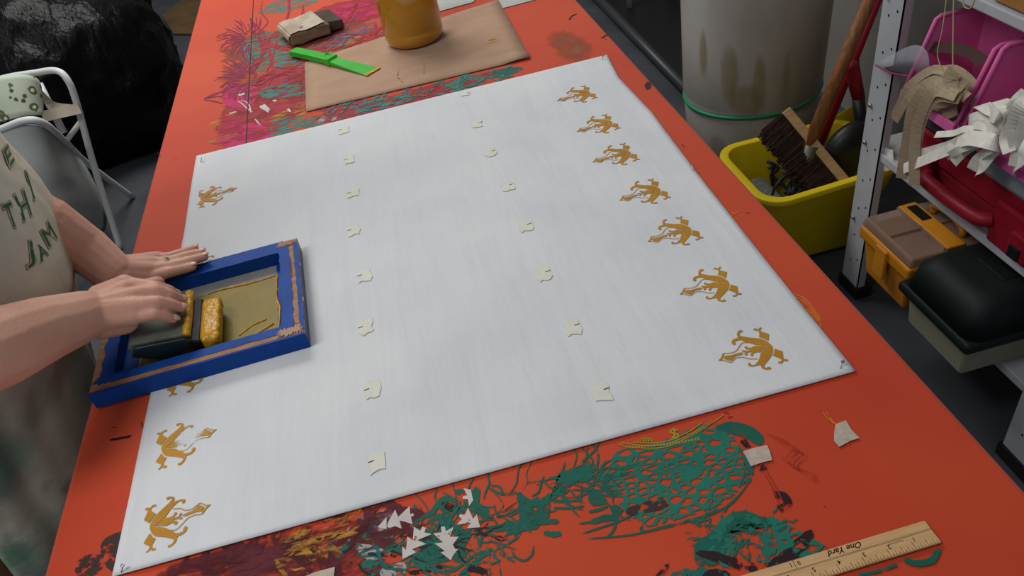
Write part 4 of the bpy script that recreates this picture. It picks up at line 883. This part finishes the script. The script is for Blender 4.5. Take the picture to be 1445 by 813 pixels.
obj('frame_tube', tube(B(), smoothpts([hp(-60, 205, 2.55), hp(0, 183, 2.52), hp(35, 170, 2.5), hp(60, 173, 2.52), hp(85, 193, 2.6), hp(125, 232, 2.85), hp(187, 278, 3.08)], 5), .011, 10), M['whitemetal'], hm, smooth=True)
obj('brace', tube(B(), [hp(95, 197, 2.70), hp(117, 168, 2.72)], .009, 8), M['whitemetal'], hm, smooth=True)
obj('brace', tube(B(), [hp(55, 118, 2.74), hp(90, 188, 2.68)], .012, 8), M['whitemetal'], hm, smooth=True)
bm = B(); ribbon(bm, smoothpts([hp(60, 165, 2.66), hp(80, 160, 2.66), hp(112, 153, 2.70)], 4), .035, Vector((.2, -1, .6))); ribbon(bm, smoothpts([hp(55, 130, 2.68), hp(75, 148, 2.68), hp(100, 152, 2.69)], 4), .022, Vector((.2, -1, .6))); o = obj('strap', bm, M['lace'], hm); solid(o, .003)
# bag: front panel hanging between the rim and the floor
top_px = [(-60, 205), (0, 185), (35, 173), (60, 176), (80, 190), (96, 203), (108, 214)]
bot_px = [(-60, 420), (0, 400), (40, 380), (75, 360), (105, 345), (132, 336), (146, 320)]
topY = [2.55, 2.52, 2.5, 2.52, 2.6, 2.70, 2.78]; v = []; f = []; nr = 14
botY = [2.50, 2.50, 2.50, 2.52, 2.58, 2.66, 2.76]
for j in range(nr+1):
    t = j/nr
    for i in range(len(top_px)):
        a = hp(*top_px[i], topY[i]); b = hp(*bot_px[i], botY[i]); p = a.lerp(b, t); bul = math.sin(PI*t)*.05
        p += Vector((bul*.6, -bul*.5, 0)) + Vector((0, 1, 0))*.03*noise.noise(Vector((i*.9, t*5, 3))); v.append(p)
nc = len(top_px)
for j in range(nr):
    for i in range(nc-1): k = j*nc+i; f.append((k, k+1, k+nc+1, k+nc))
o = fdata('bag', v, f, M['hamper'], hm, smooth=True); md = o.modifiers.new('sub', 'SUBSURF'); md.levels = md.render_levels = 2; solid(o, .003)
gc = lump('contents', hp(92, 290, 2.80), (.12, .10, .15), 3, M['greenbag'], .15, 4); gc.parent = hm; gc.matrix_parent_inverse = Matrix.Translation(-hm.location)
def floral():
    m = mat('floral_cotton', '#C2CAB8', .85, .15, col2='#B0BCA8', vs=6, bump=.2, bs=20); N, L = nt(m); p = N['Principled BSDF']; src = p.inputs['Base Color'].links[0].from_socket; tc = N.new('ShaderNodeTexCoord')
    for sc_, thr, col, off in ((20, .36, '#5E6A48', 0), (20, .20, '#E6E0D0', 0), (32, .26, '#4C5C40', 3.3)):
        vz = N.new('ShaderNodeTexVoronoi'); vz.inputs['Scale'].default_value = sc_; mp = N.new('ShaderNodeMapping'); mp.inputs['Location'].default_value = (off, off, off); L.new(tc.outputs['Object'], mp.inputs[0])
        nz = N.new('ShaderNodeTexNoise'); nz.inputs['Scale'].default_value = 34; L.new(tc.outputs['Object'], nz.inputs['Vector'])
        L.new(mp.outputs[0], vz.inputs['Vector']); ad = N.new('ShaderNodeMath'); ad.operation = 'MULTIPLY_ADD'; L.new(nz.outputs[0], ad.inputs[0]); ad.inputs[1].default_value = .55; L.new(vz.outputs['Distance'], ad.inputs[2])
        r = N.new('ShaderNodeMapRange'); r.inputs[1].default_value = thr+.22; r.inputs[2].default_value = thr+.18; L.new(ad.outputs[0], r.inputs[0])
        mx = N.new('ShaderNodeMixRGB'); L.new(r.outputs[0], mx.inputs[0]); L.new(src, mx.inputs[1]); mx.inputs[2].default_value = srgb(col); src = mx.outputs[0]
    L.new(src, p.inputs['Base Color']); return m
fl_px = [[(-60, 125), (-20, 118), (20, 105), (46, 106), (52, 120)], [(-60, 150), (-20, 140), (20, 130), (48, 132), (54, 145)], [(-60, 185), (-20, 178), (18, 168), (45, 160), (57, 166)]]
v = []; f = []
for j, row in enumerate(fl_px):
    for i, p in enumerate(row): v.append(hp(*p, 2.62 - .03*j + .02*math.sin(i*2.1)))
for j in range(2):
    for i in range(4): k = j*5+i; f.append((k, k+1, k+6, k+5))
o = fdata('floral_cloth', v, f, floral(), smooth=True); md = o.modifiers.new('sub', 'SUBSURF'); md.levels = md.render_levels = 2; solid(o, .03); tag(o, 'pale green floral cloth heaped in the top of the hamper', 'cloth')

# ------------------------------------------------------------------ right background
dr_ = empty('lined_drum', (1.14, 2.25, 0), 'tall drum wrapped in stained translucent plastic tied with green cord', 'drum')
DC = (1.155, 2.26, 0); zc = .275
def drumprof(r0): return [(.19*r0, .02), (.205*r0, .1), (.218*r0, zc-.03), (.213*r0, zc), (.222*r0, zc+.02), (.226*r0, .5), (.232*r0, .75), (.236*r0, .95)]
bm = B(); lathe(bm, drumprof(1), 64, DC)
for q in bm.verts:
    a = math.atan2(q.co.y-DC[1], q.co.x-DC[0]); k = 1 + .012*noise.noise(Vector((math.cos(a)*3, math.sin(a)*3, q.co.z*2))); q.co.x = DC[0]+(q.co.x-DC[0])*k; q.co.y = DC[1]+(q.co.y-DC[1])*k
obj('plastic_wrap', bm, M['drum'], dr_, smooth=True)
obj('base', lathe(B(), [(.18, 0), (.19, .02)], 48, DC), M['blackplastic'], dr_)
tilt = [Vector((DC[0]+.219*math.cos(a), DC[1]+.219*math.sin(a), zc + .015*math.sin(a*1+2.2))) for a in [2*PI*k/64 for k in range(64)]]
obj('green_cord', tube(B(), tilt, .006, 8, True), M['cord'], dr_, smooth=True)
# stains on the wrap
v, f, a_ = [], [], []
for (th0, z0, w_, h_) in ((-2.35, .42, .16, .26), (-1.95, .40, .10, .22), (-2.1, .34, .3, .14), (-1.6, .4, .07, .3), (-2.75, .48, .08, .2), (-2.5, .16, .2, .14)):
    b = len(v); n = 14
    def pp(u_, q_):
        z = z0+q_; r = .2275 if z > .27 else .2205
        return (DC[0]+(r+.002)*math.cos(th0+u_), DC[1]+(r+.002)*math.sin(th0+u_), z)
    for k in range(n): t = 2*PI*k/n; v.append(pp(w_*math.cos(t), h_*.5*math.sin(t))); a_.append(0.)
    for k in range(n): t = 2*PI*k/n; v.append(pp(.5*w_*math.cos(t), h_*.25*math.sin(t))); a_.append(1.)
    v.append(pp(0, 0)); a_.append(1.)
    for k in range(n): j = (k+1) % n; f.append((b+k, b+j, b+n+j, b+n+k)); f.append((b+n+k, b+n+j, b+2*n))
o = fdata('stain', v, f, M['drumstain'], dr_, smooth=True); o.data.attributes.new('m', 'FLOAT', 'POINT').data.foreach_set('value', a_)

tag(obj('black_rubber_mat', box(B(), (1.19, 2.53, 0), (1.58, 5.6, .012)), M['blackplastic']), 'black rubber mat on the floor behind the pipe, by the drum', 'mat')
pi_ = obj('floor_pipe', tube(B(), [(1.150, 2.55, .028), (1.160, 5.2, .028)], .024, 14), mat('dark_pipe', '#33373A', .4, .4), smooth=True); tag(pi_, 'long dark grey pipe lying on the floor beyond the table', 'pipe')
st = empty('white_stool', (1.38, 4.0, 0), 'white plastic stool whose leg stands on the black mat', 'stool')
for sx, sy in ((-1, -1), (1, -1), (-1, 1), (1, 1)):
    cxx, cyy = 1.38+.11*sx, 3.97+.14*sy; obj('leg', tube(B(), [(cxx, cyy, .012), (cxx-.02*sx, cyy-.02*sy, .42)], [.017, .026], 12), M['rackwhite'], st, smooth=True)
o = obj('seat', box(B(), (1.24, 3.80, .42), (1.52, 4.14, .45)), M['rackwhite'], st); bevel(o, .012, 3)

# mop bucket
bk = empty('mop_bucket', (1.07, 1.76, 0), 'yellow mop bucket holding a mop and broom beside the shelf rack', 'bucket')
def rrect(x0, x1, y0, y1, r, z, n=6):
    P = []
    for cx_, cy_, a0_ in ((x1-r, y1-r, 0), (x0+r, y1-r, PI/2), (x0+r, y0+r, PI), (x1-r, y0+r, 3*PI/2)):
        for k in range(n+1): a = a0_ + PI/2*k/n; P.append(Vector((cx_+r*math.cos(a), cy_+r*math.sin(a), z)))
    return P
BT = .285
rg = [rrect(.965, 1.22, 1.665, 1.86, .05, .012), rrect(.955, 1.23, 1.655, 1.87, .05, .03), rrect(.885, 1.29, 1.605, 1.925, .07, BT-.02), rrect(.870, 1.30, 1.595, 1.935, .075, BT-.018), rrect(.870, 1.30, 1.595, 1.935, .075, BT), rrect(.893, 1.28, 1.617, 1.913, .06, BT), rrect(.965, 1.215, 1.672, 1.853, .05, .04)]
for r_ in rg[2:6]:
    for p in r_:
        if p.y < 1.7 and p.x > .98: p.z += (p.x-.98)*.06
o = obj('bucket_shell', loft(B(), rg), M['yellow'], bk, smooth=True); bevel(o, .003, 2)
o = obj('wringer_flap', hexa(B(), [at(1168, 205, Y=1.93), at(1215, 165, Y=1.93), at(1215, 165, Y=1.95), at(1168, 205, Y=1.95)], [at(1176, 165, Y=1.93), at(1222, 138, Y=1.93), at(1222, 138, Y=1.95), at(1176, 165, Y=1.95)]), M['yellow'], bk); bevel(o, .004, 2)
for x in (1.0, 1.18): obj('caster', lathe(B(), [(.004, 0), (.014, .001), (.014, .011), (.004, .012)], 14, (x, 1.70, 0)), M['blackplastic'], bk)
# mop
mp_ = empty('string_mop', (1.07, 1.75, .1), 'worn wooden-handled string mop standing in the yellow bucket', 'mop')
h0, h1 = at(1132, 226, Y=1.74), at(1252, -60, Y=1.80)
obj('handle', tube(B(), [h0, h1], .0175, 14), M['woodhandle'], mp_, smooth=True)
obj('clamp', tube(B(), [at(1146, 205, Y=1.735), at(1133, 240, Y=1.735), at(1126, 262, Y=1.735)], [.020, .024, .017], 10), mat('tarnished_metal', '#5A5C50', .5, .5, metal=.5), mp_, smooth=True)
obj('wire', tube(B(), smoothpts([at(1125, 240, Y=1.72), at(1108, 248, Y=1.71), at(1095, 262, Y=1.7), at(1090, 275, Y=1.70)], 4), .004, 6), M['blackplastic'], mp_, smooth=True)
bm = B(); rnd = random.Random(4)
for k in range(60):
    a = Vector((rnd.uniform(.95, 1.16), rnd.uniform(1.68, 1.85), .09)); P = [a]
    for j in range(5): P.append(P[-1] + Vector((rnd.uniform(-.04, .04), rnd.uniform(-.03, .03), rnd.uniform(.0, .035))))
    for p in P: p.x = min(1.18, max(.95, p.x)); p.y = min(1.87, max(1.67, p.y))
    tube(bm, smoothpts(P, 3), .006, 5)
tag(obj('yarn', bm, M['yarn'], mp_, smooth=True), kind='stuff')
bm = B()
for k in range(14):
    y = 1.72 + .009*k; tube(bm, smoothpts([Vector((.925, y, .15)), Vector((.94, y, .195)), Vector((.98, y-.01, .205)), Vector((1.01, y-.015, .17))], 4), .006, 6)
tag(obj('yarn_coil', bm, mat('grey_yarn', '#70756C', .95, .1, col2='#55605C', vs=60), mp_, smooth=True), kind='stuff')
# broom
br = empty('broom', (1.1, 1.78, .2), 'broom head with dark brown bristles and pale wood block in the bucket', 'broom')
b0, b1 = at(1108, 156, Y=1.82), at(1193, 258, Y=1.66); bd = (b1-b0).normalized(); bn = Vector((-.75, -.15, -.55)); bn = (bn - bd*bn.dot(bd)).normalized(); bw = bd.cross(bn)
hexa_pts = lambda c0, c1, n0, n1, w0: [c0+bn*n0-bw*w0, c0+bn*n0+bw*w0, c0+bn*n1+bw*w0, c0+bn*n1-bw*w0]
o = obj('wooden_block', loft(B(), [hexa_pts(b0, b0, -.012, .014, .022), hexa_pts(b1, b1, -.012, .014, .022)]), M['palewood'], br); bevel(o, .003, 2)
bm = B(); rnd = random.Random(9)
for k in range(420):
    t = rnd.uniform(.01, .97); c = b0.lerp(b1, t) + bw*rnd.uniform(-.018, .018); e_ = c + bn*rnd.uniform(.085, .105) + bd*(t-.6)*-.02 + bd*rnd.uniform(-.012, .012)
    ribbon(bm, [c+bn*.01, e_], .0035, bw + bd*rnd.uniform(-.4, .4))
tag(obj('bristles', bm, M['bristle'], br), kind='stuff')
o = obj('bristle_core', loft(B(), [hexa_pts(b0, b0, .012, .08, .012), hexa_pts(b1, b1, .012, .08, .012)]), M['bristle'], br)
# dustpan with red grip, second red pole
dp = empty('dustpan', (1.2, 1.8, .2), 'black dustpan with a red grip leaning in the bucket', 'dustpan')
bm = B(); c = at(1196, 215, Y=1.76)
bmesh.ops.create_uvsphere(bm, u_segments=24, v_segments=14, radius=1, matrix=Matrix.Translation(c) @ Matrix.Rotation(.5, 4, 'Y') @ Matrix.Diagonal((.075, .045, .10, 1))); obj('pan', bm, M['blackplastic'], dp, smooth=True)
obj('grip', tube(B(), [at(1198, 88, Y=1.80), at(1201, 92, Y=1.80), at(1212, 140, Y=1.79)], [.012, .021, .017], 12), M['red'], dp, smooth=True)
obj('stem', tube(B(), [at(1211, 138, Y=1.79), at(1218, 200, Y=1.77)], .017, 12), M['blackplastic'], dp, smooth=True)
rp_ = empty('red_pole', (1.2, 1.85, .2), 'red pole with a black collar behind the wooden mop handle', 'pole')
q0, q1 = at(1158, 203, Y=1.87), at(1262, -60, Y=1.87)
obj('pole', tube(B(), [q0, q1], .0125, 12), M['red'], rp_, smooth=True)
obj('collar', tube(B(), [q0.lerp(q1, .455), q0.lerp(q1, .49)], .016, 12), M['blackplastic'], rp_, smooth=True)

# ------------------------------------------------------------------ shelf rack
rk = empty('shelf_rack', (1.25, 1.2, 0), 'white slotted steel shelf rack holding toolboxes and pink bins', 'rack')
PX = 1.088
def post(y0, y1, x=PX):
    po = obj('post', box(B(), (x, y0, .03), (x+.003, y1, 2.0)), M['rackwhite'], rk)
    obj('post_flange', box(B(), (x, y0, .03), (x+.022, y0+.003, 2.0)), M['rackwhite'], po)
    obj('foot', box(B(), (x-.006, y0-.008, 0), (x+.04, y1+.006, .035)), M['blackplastic'], po)
    bm = B()
    for k in range(22):
        for dy, dz in ((.018, .0), (.046, -.018)):
            z = .12 + k*.085 + dz
            vs = [bm.verts.new((x-.0006, y0+dy+.0026*math.cos(a), z+.0034*math.sin(a))) for a in [2*PI*i/10 for i in range(10)]]; bm.faces.new(vs)
    tag(obj('bolt_holes', bm, M['hole'], po), kind='stuff')
    for z in (.235, .46, .56, .82): 
        bm = B(); bmesh.ops.create_uvsphere(bm, u_segments=10, v_segments=8, radius=.006, matrix=Matrix.Translation((x-.002, y1-.014, z))); obj('bolt', bm, M['bolt'], po, smooth=True)
post(1.463, 1.536); post(.812, .893)
post(1.463, 1.536, 1.52); post(.812, .893, 1.52)
def shelf(z): 
    o = obj('shelf', box(B(), (PX+.004, .80, z-.022), (1.54, 1.53, z)), M['rackwhite'], rk); bevel(o, .003, 2)
for z in (.215, .457, .895): shelf(z)

# orange toolbox (front overhangs the low shelf)
ob = empty('orange_toolbox', (1.15, 1.25, .215), 'orange toolbox with a cloudy compartment lid on the low shelf', 'toolbox')
z0 = .216
def cbox(name, x0, x1, y0, y1, za, zb, m, p, inset=.0, bv=.006):
    bm = hexa(B(), [(x0+inset, y0+inset, za), (x1-inset, y0+inset, za), (x1-inset, y1-inset, za), (x0+inset, y1-inset, za)], [(x0, y0, zb), (x1, y0, zb), (x1, y1, zb), (x0, y1, zb)]); o = obj(name, bm, m, p); bevel(o, bv, 2); return o
cbox('body', .995, 1.26, 1.170, 1.345, z0, .325, M['orangebox'], ob, .012)
cbox('lid_rim', .985, 1.27, 1.162, 1.352, .320, .352, M['orangebox'], ob)
cbox('lid', .992, 1.265, 1.168, 1.348, .352, .375, M['smoke'], ob, -.004)
for a, b in (((1.07, 1.172, .3755), (1.076, 1.345, .381)), ((1.16, 1.172, .3755), (1.166, 1.345, .381)), ((.998, 1.255, .3755), (1.20, 1.260, .381))): obj('compartment_divider', box(B(), a, b), M['smoke'], ob)
cbox('lid_strip', 1.075, 1.12, 1.168, 1.348, .374, .382, M['orangebox'], ob, 0, .003)
cbox('handle_recess', 1.088, 1.112, 1.275, 1.335, .3815, .3835, M['blackplastic'], ob, 0, .0005)
o = obj('handle', tube(B(), smoothpts([(1.135, 1.20, .376), (1.13, 1.20, .398), (1.135, 1.25, .404), (1.13, 1.30, .398), (1.135, 1.30, .376)], 5), .008, 8), M['orangebox'], ob, smooth=True)
cbox('latch', .978, .988, 1.235, 1.275, .27, .35, M['orangebox'], ob, 0, .003)
# tackle box
tb = empty('tackle_box', (1.12, 1.04, .215), 'dark green-lidded tackle box with putty grey base on the low shelf', 'toolbox')
cbox('base', .985, 1.32, .955, 1.150, z0, .318, M['putty'], tb, .008)
cbox('rim', .965, 1.34, .935, 1.165, .305, .330, M['darkgreen'], tb, 0, .008)
bm = loft(B(), [rrect(.972, 1.335, .940, 1.160, .03, .328), rrect(.985, 1.32, .952, 1.150, .03, .385), rrect(1.01, 1.30, .965, 1.135, .03, .405), rrect(1.03, 1.28, .98, 1.12, .02, .409)]); obj('lid', bm, M['darkgreen'], tb, smooth=True)
cbox('lid_panel', 1.08, 1.24, 1.01, 1.09, .407, .411, M['darkgreen'], tb, 0, .002)
# red case on middle shelf
rc_ = empty('red_case', (1.25, 1.2, .457), 'red plastic tool case with front handle on the middle shelf', 'case')
zs_ = .458
cbox('lower_shell', 1.105, 1.42, .90, 1.40, zs_, .515, M['red'], rc_, .004)
cbox('upper_shell', 1.105, 1.42, .90, 1.40, .518, .575, M['red'], rc_, -.004)
cbox('shoulder', 1.088, 1.12, 1.29, 1.39, zs_, .545, M['red'], rc_, 0); cbox('shoulder', 1.085, 1.12, .98, 1.09, zs_, .555, M['red'], rc_, 0)
obj('handle', tube(B(), smoothpts([(1.092, 1.29, .495), (1.072, 1.27, .498), (1.068, 1.19, .500), (1.072, 1.11, .502), (1.09, 1.09, .505)], 5), .016, 10), M['red'], rc_, smooth=True)
cbox('latch', 1.070, 1.088, .975, 1.02, .475, .530, M['red'], rc_, 0, .004); cbox('latch_plate', 1.066, 1.071, .985, 1.012, .478, .505, M['blackplastic'], rc_, 0, .001)
cbox('latch', 1.085, 1.105, 1.335, 1.37, .475, .530, M['red'], rc_, 0, .004)
# frosted tub and grey tray on top of case
tag(cbox('frosted_tub', 1.078, 1.30, .93, 1.165, .580, .648, M['clearbox'], None, .01, .014), 'frosted clear plastic tub on the red case under the near pink bin', 'tub')
tag(cbox('grey_tray', 1.10, 1.36, 1.185, 1.39, .580, .635, mat('dark_grey_plastic', '#4C4850', .5, .3), None, .006, .006), 'dark grey tray on the red case under the far pink bin', 'tray')
# pink bins: open front, sloping sides
def bin_(y0, y1, zb, label, x0=1.05, x1=1.36, zt=.17):
    b = empty('pink_storage_bin', (x0+.12, (y0+y1)/2, zb), label, 'bin', 'pink storage bins on the rack')
    t = .004; zf = .022
    def side(y):
        v = [(x0, y, zb), (x1, y, zb), (x1, y, zb+zt), (x0+.055, y, zb+zt*.97), (x0+.012, y, zb+zf)]
        bm = B(); hexa(bm, [Vector(q) for q in v], [Vector(q)+Vector((0, t, 0)) for q in v]); o = obj('side_wall', bm, M['pink'], b); bevel(o, .0015, 2)
        bm = tube(B(), [(x0+.006, y+t/2, zb+zf), (x0+.05, y+t/2, zb+zt*.97), (x0+.06, y+t/2, zb+zt), (x1, y+t/2, zb+zt)], .0045, 8); obj('rim', bm, M['pink'], o, smooth=True)
    side(y0); side(y1-t)
    obj('bottom', box(B(), (x0, y0, zb), (x1, y1, zb+t)), M['pink'], b); obj('back_wall', box(B(), (x1-t, y0, zb), (x1, y1, zb+zt)), M['pink'], b)
    o = obj('front_lip', box(B(), (x0-.003, y0, zb), (x0+.004, y1, zb+zf)), M['pink'], b); bevel(o, .0015, 2)
    return b
bin_(1.200, 1.375, .652, 'pink open-fronted bin full of beige zips', zt=.17, x1=1.215)
bin_(.985, 1.185, .652, 'pink open-fronted bin with white zips spilling out, nearest', zt=.178, x1=1.215)
bin_(1.0, 1.39, .652, 'tall pink bin behind the two open-fronted pink bins', 1.225, 1.45, .215)
# beige zips
zb_ = empty('beige_zip_bundle', (1.06, 1.28, .67), 'bundle of beige zips tied with string, drooping from the pink bin', 'zips')
def strip(pts, wd, nrm, m, parent, name='zip', seed=0):
    P = smoothpts(pts, 6); o = obj(name, ribbon(B(), P, wd, nrm), m, parent); solid(o, .0008); return o
def A1(x, y, X=1.03): return at(x, y, X=X)
nn = Vector((-.7, -.5, .6))
for X_, pts, wd in ((1.05, [(1360, 130), (1330, 100), (1290, 120), (1262, 165)], .022), (1.04, [(1365, 138), (1325, 112), (1285, 135), (1262, 170)], .020), (1.045, [(1350, 112), (1318, 98), (1280, 125), (1268, 160)], .018),
                   (1.03, [(1345, 128), (1312, 122), (1290, 150), (1282, 190), (1272, 252)], .024), (1.02, [(1350, 135), (1318, 130), (1298, 165), (1291, 205), (1290, 262)], .022), (1.025, [(1355, 140), (1322, 138), (1303, 165), (1295, 195), (1290, 230)], .020),
                   (1.05, [(1312, 132), (1330, 135), (1345, 128), (1355, 118)], .050), (1.06, [(1310, 150), (1330, 158), (1350, 150)], .034), (1.07, [(1318, 160), (1335, 168), (1350, 170)], .026),
                   (1.08, [(1320, 105), (1345, 100), (1370, 120), (1380, 150)], .024), (1.08, [(1352, 140), (1345, 155), (1350, 172)], .030)):
    strip([A1(*p, X=X_) for p in pts], wd, nn, M['zip'], zb_)
strip([A1(1348, 100, 1.03), A1(1342, 112, 1.03), A1(1360, 125, 1.04)], .03, nn, M['zip'], zb_, 'knot')
strip([A1(1312, 66, 1.10), A1(1345, 68, 1.10), A1(1370, 75, 1.10), A1(1388, 88, 1.09)], .022, nn, mat('dark_brown_zip', '#4A3432', .8, .2), zb_, 'dark_zip')
obj('string', tube(B(), smoothpts([A1(1346, -20, 1.06), A1(1345, 40, 1.05), A1(1345, 95, 1.03), A1(1350, 108, 1.03), A1(1352, 122, 1.03)], 4), .0012, 6), M['stringm'], zb_, smooth=True)
obj('string', tube(B(), smoothpts([A1(1338, -20, 1.08), A1(1330, 40, 1.06), A1(1323, 80, 1.05), A1(1340, 115, 1.04)], 4), .001, 6), M['stringm'], zb_, smooth=True)
obj('string', tube(B(), smoothpts([A1(1358, -8, 1.06), A1(1360, 8, 1.06), A1(1368, 12, 1.06), A1(1374, 4, 1.06), A1(1376, -8, 1.06)], 4), .0014, 6), M['stringm'], zb_, smooth=True)
# dark zip slot marks on bins
# zip lock bag
pg = empty('clear_plastic_bag', at(1285, 90, X=1.07), 'crumpled clear zip bag sticking out beside the white post', 'bag')
prof_px = [[(1236, 90), (1262, 75), (1290, 60), (1310, 68)], [(1236, 92), (1260, 90), (1288, 88), (1312, 95)], [(1238, 94), (1258, 101), (1285, 104), (1310, 108)]]
v = []; f = []
for s_i, dX in ((0, 0), (1, .03)):
    for j, row in enumerate(prof_px):
        for i, p in enumerate(row): v.append(at(*p, X=1.075 + dX*(1 if 0 < i else 0) + (.0 if j != 1 else -.02*(1-2*s_i)*(i > 0))))
for s_i in (0, 1):
    for j in range(2):
        for i in range(3): k = s_i*12+j*4+i; f.append((k, k+1, k+5, k+4))
o = fdata('film', v, f, M['clear'], pg, smooth=True); md = o.modifiers.new('sub', 'SUBSURF'); md.levels = md.render_levels = 2
obj('zip_edge', tube(B(), smoothpts([at(1236, 92, X=1.07), at(1258, 103, X=1.07), at(1285, 108, X=1.07)], 5), .002, 6), mat('magenta_edge', '#8A3A5C', .5, .3), pg, smooth=True)
v = [at(1250, 95, X=1.085), at(1285, 86, X=1.085), at(1290, 103, X=1.085), at(1258, 101, X=1.085)]; bm = B(); bm.faces.new([bm.verts.new(p) for p in v]); o = obj('contents', bm, mat('dark_contents', '#3A2A38', .7, .2), pg); solid(o, .01)
# white zips
wz = empty('white_zip_bundle', (1.02, 1.1, .70), 'fan of white zips with cut ends spilling over the near pink bin', 'zips')
rnd = random.Random(3)
WZ = [([(1400, 195), (1370, 190), (1340, 205), (1285, 220)], .018), ([(1400, 200), (1365, 200), (1330, 215), (1275, 238)], .022), ([(1398, 190), (1365, 182), (1345, 188), (1320, 190)], .014), ([(1405, 200), (1385, 200), (1360, 215), (1345, 230)], .018), ([(1408, 205), (1395, 210), (1380, 225), (1372, 240)], .022),
      ([(1410, 200), (1400, 215), (1385, 235), (1380, 243)], .02), ([(1415, 205), (1400, 200), (1370, 195), (1350, 200)], .03), ([(1418, 190), (1400, 175), (1380, 170), (1367, 175)], .034), ([(1425, 180), (1410, 160), (1395, 152), (1385, 148)], .028), ([(1430, 175), (1425, 155), (1415, 145), (1410, 142)], .026),
      ([(1420, 195), (1400, 185), (1380, 180), (1370, 182)], .03), ([(1435, 190), (1420, 170), (1405, 162), (1392, 160)], .03), ([(1440, 165), (1430, 175), (1420, 195), (1425, 215)], .022), ([(1460, 140), (1440, 150), (1432, 180), (1438, 215)], .026), ([(1465, 150), (1450, 165), (1440, 200), (1432, 235)], .022), ([(1460, 190), (1450, 210), (1440, 225), (1430, 238)], .024), ([(1450, 130), (1435, 145), (1428, 165), (1425, 185)], .024),
      ([(1412, 195), (1405, 205), (1400, 215), (1405, 222)], .018), ([(1420, 160), (1440, 150), (1455, 145), (1470, 140)], .03), ([(1395, 195), (1372, 205), (1352, 212), (1335, 222)], .014)]
for i, (pts, wd) in enumerate(WZ):
    Xb = 1.035 - .0025*(i % 7)
    strip([at(*p, X=Xb + rnd.uniform(-.01, .01) - (.012 if k_ in (1, 2) else 0)) for k_, p in enumerate(pts)], wd, Vector((-.7+rnd.uniform(-.3, .3), -.5, .6+rnd.uniform(-.3, .3))), M['zipwhite'], wz)
tag(obj('cloth_scrap', hexa(B(), [at(1247, 240, X=1.10), at(1262, 240, X=1.10), at(1262, 240, X=1.12), at(1247, 240, X=1.12)], [at(1249, 208, X=1.10), at(1260, 212, X=1.10), at(1260, 212, X=1.12), at(1249, 208, X=1.12)]), M['zipwhite']), 'pale cloth scrap tucked between the white post and the red case', 'cloth')
# yellow thing seen between post and bin
o = obj('yellow_caddy', loft(B(), [rrect(1.16, 1.40, 1.415, 1.455, .02, .458), rrect(1.15, 1.41, 1.41, 1.46, .02, .64)]), M['yellow']); tag(o, 'yellow plastic caddy squeezed behind the white post on the middle shelf', 'caddy')
# top shelf things
tag(cbox('varnished_block', 1.10, 1.22, 1.13, 1.24, .898, .99, M['rustwood'], None, 0, .004), 'varnished wooden box on the top shelf at the frame edge', 'box')
tag(cbox('green_book', 1.10, 1.30, .98, 1.085, .898, .96, M['lime'], None, 0, .002), 'lime green box with a black band on the top shelf', 'box')
bpy.context.view_layer.update()
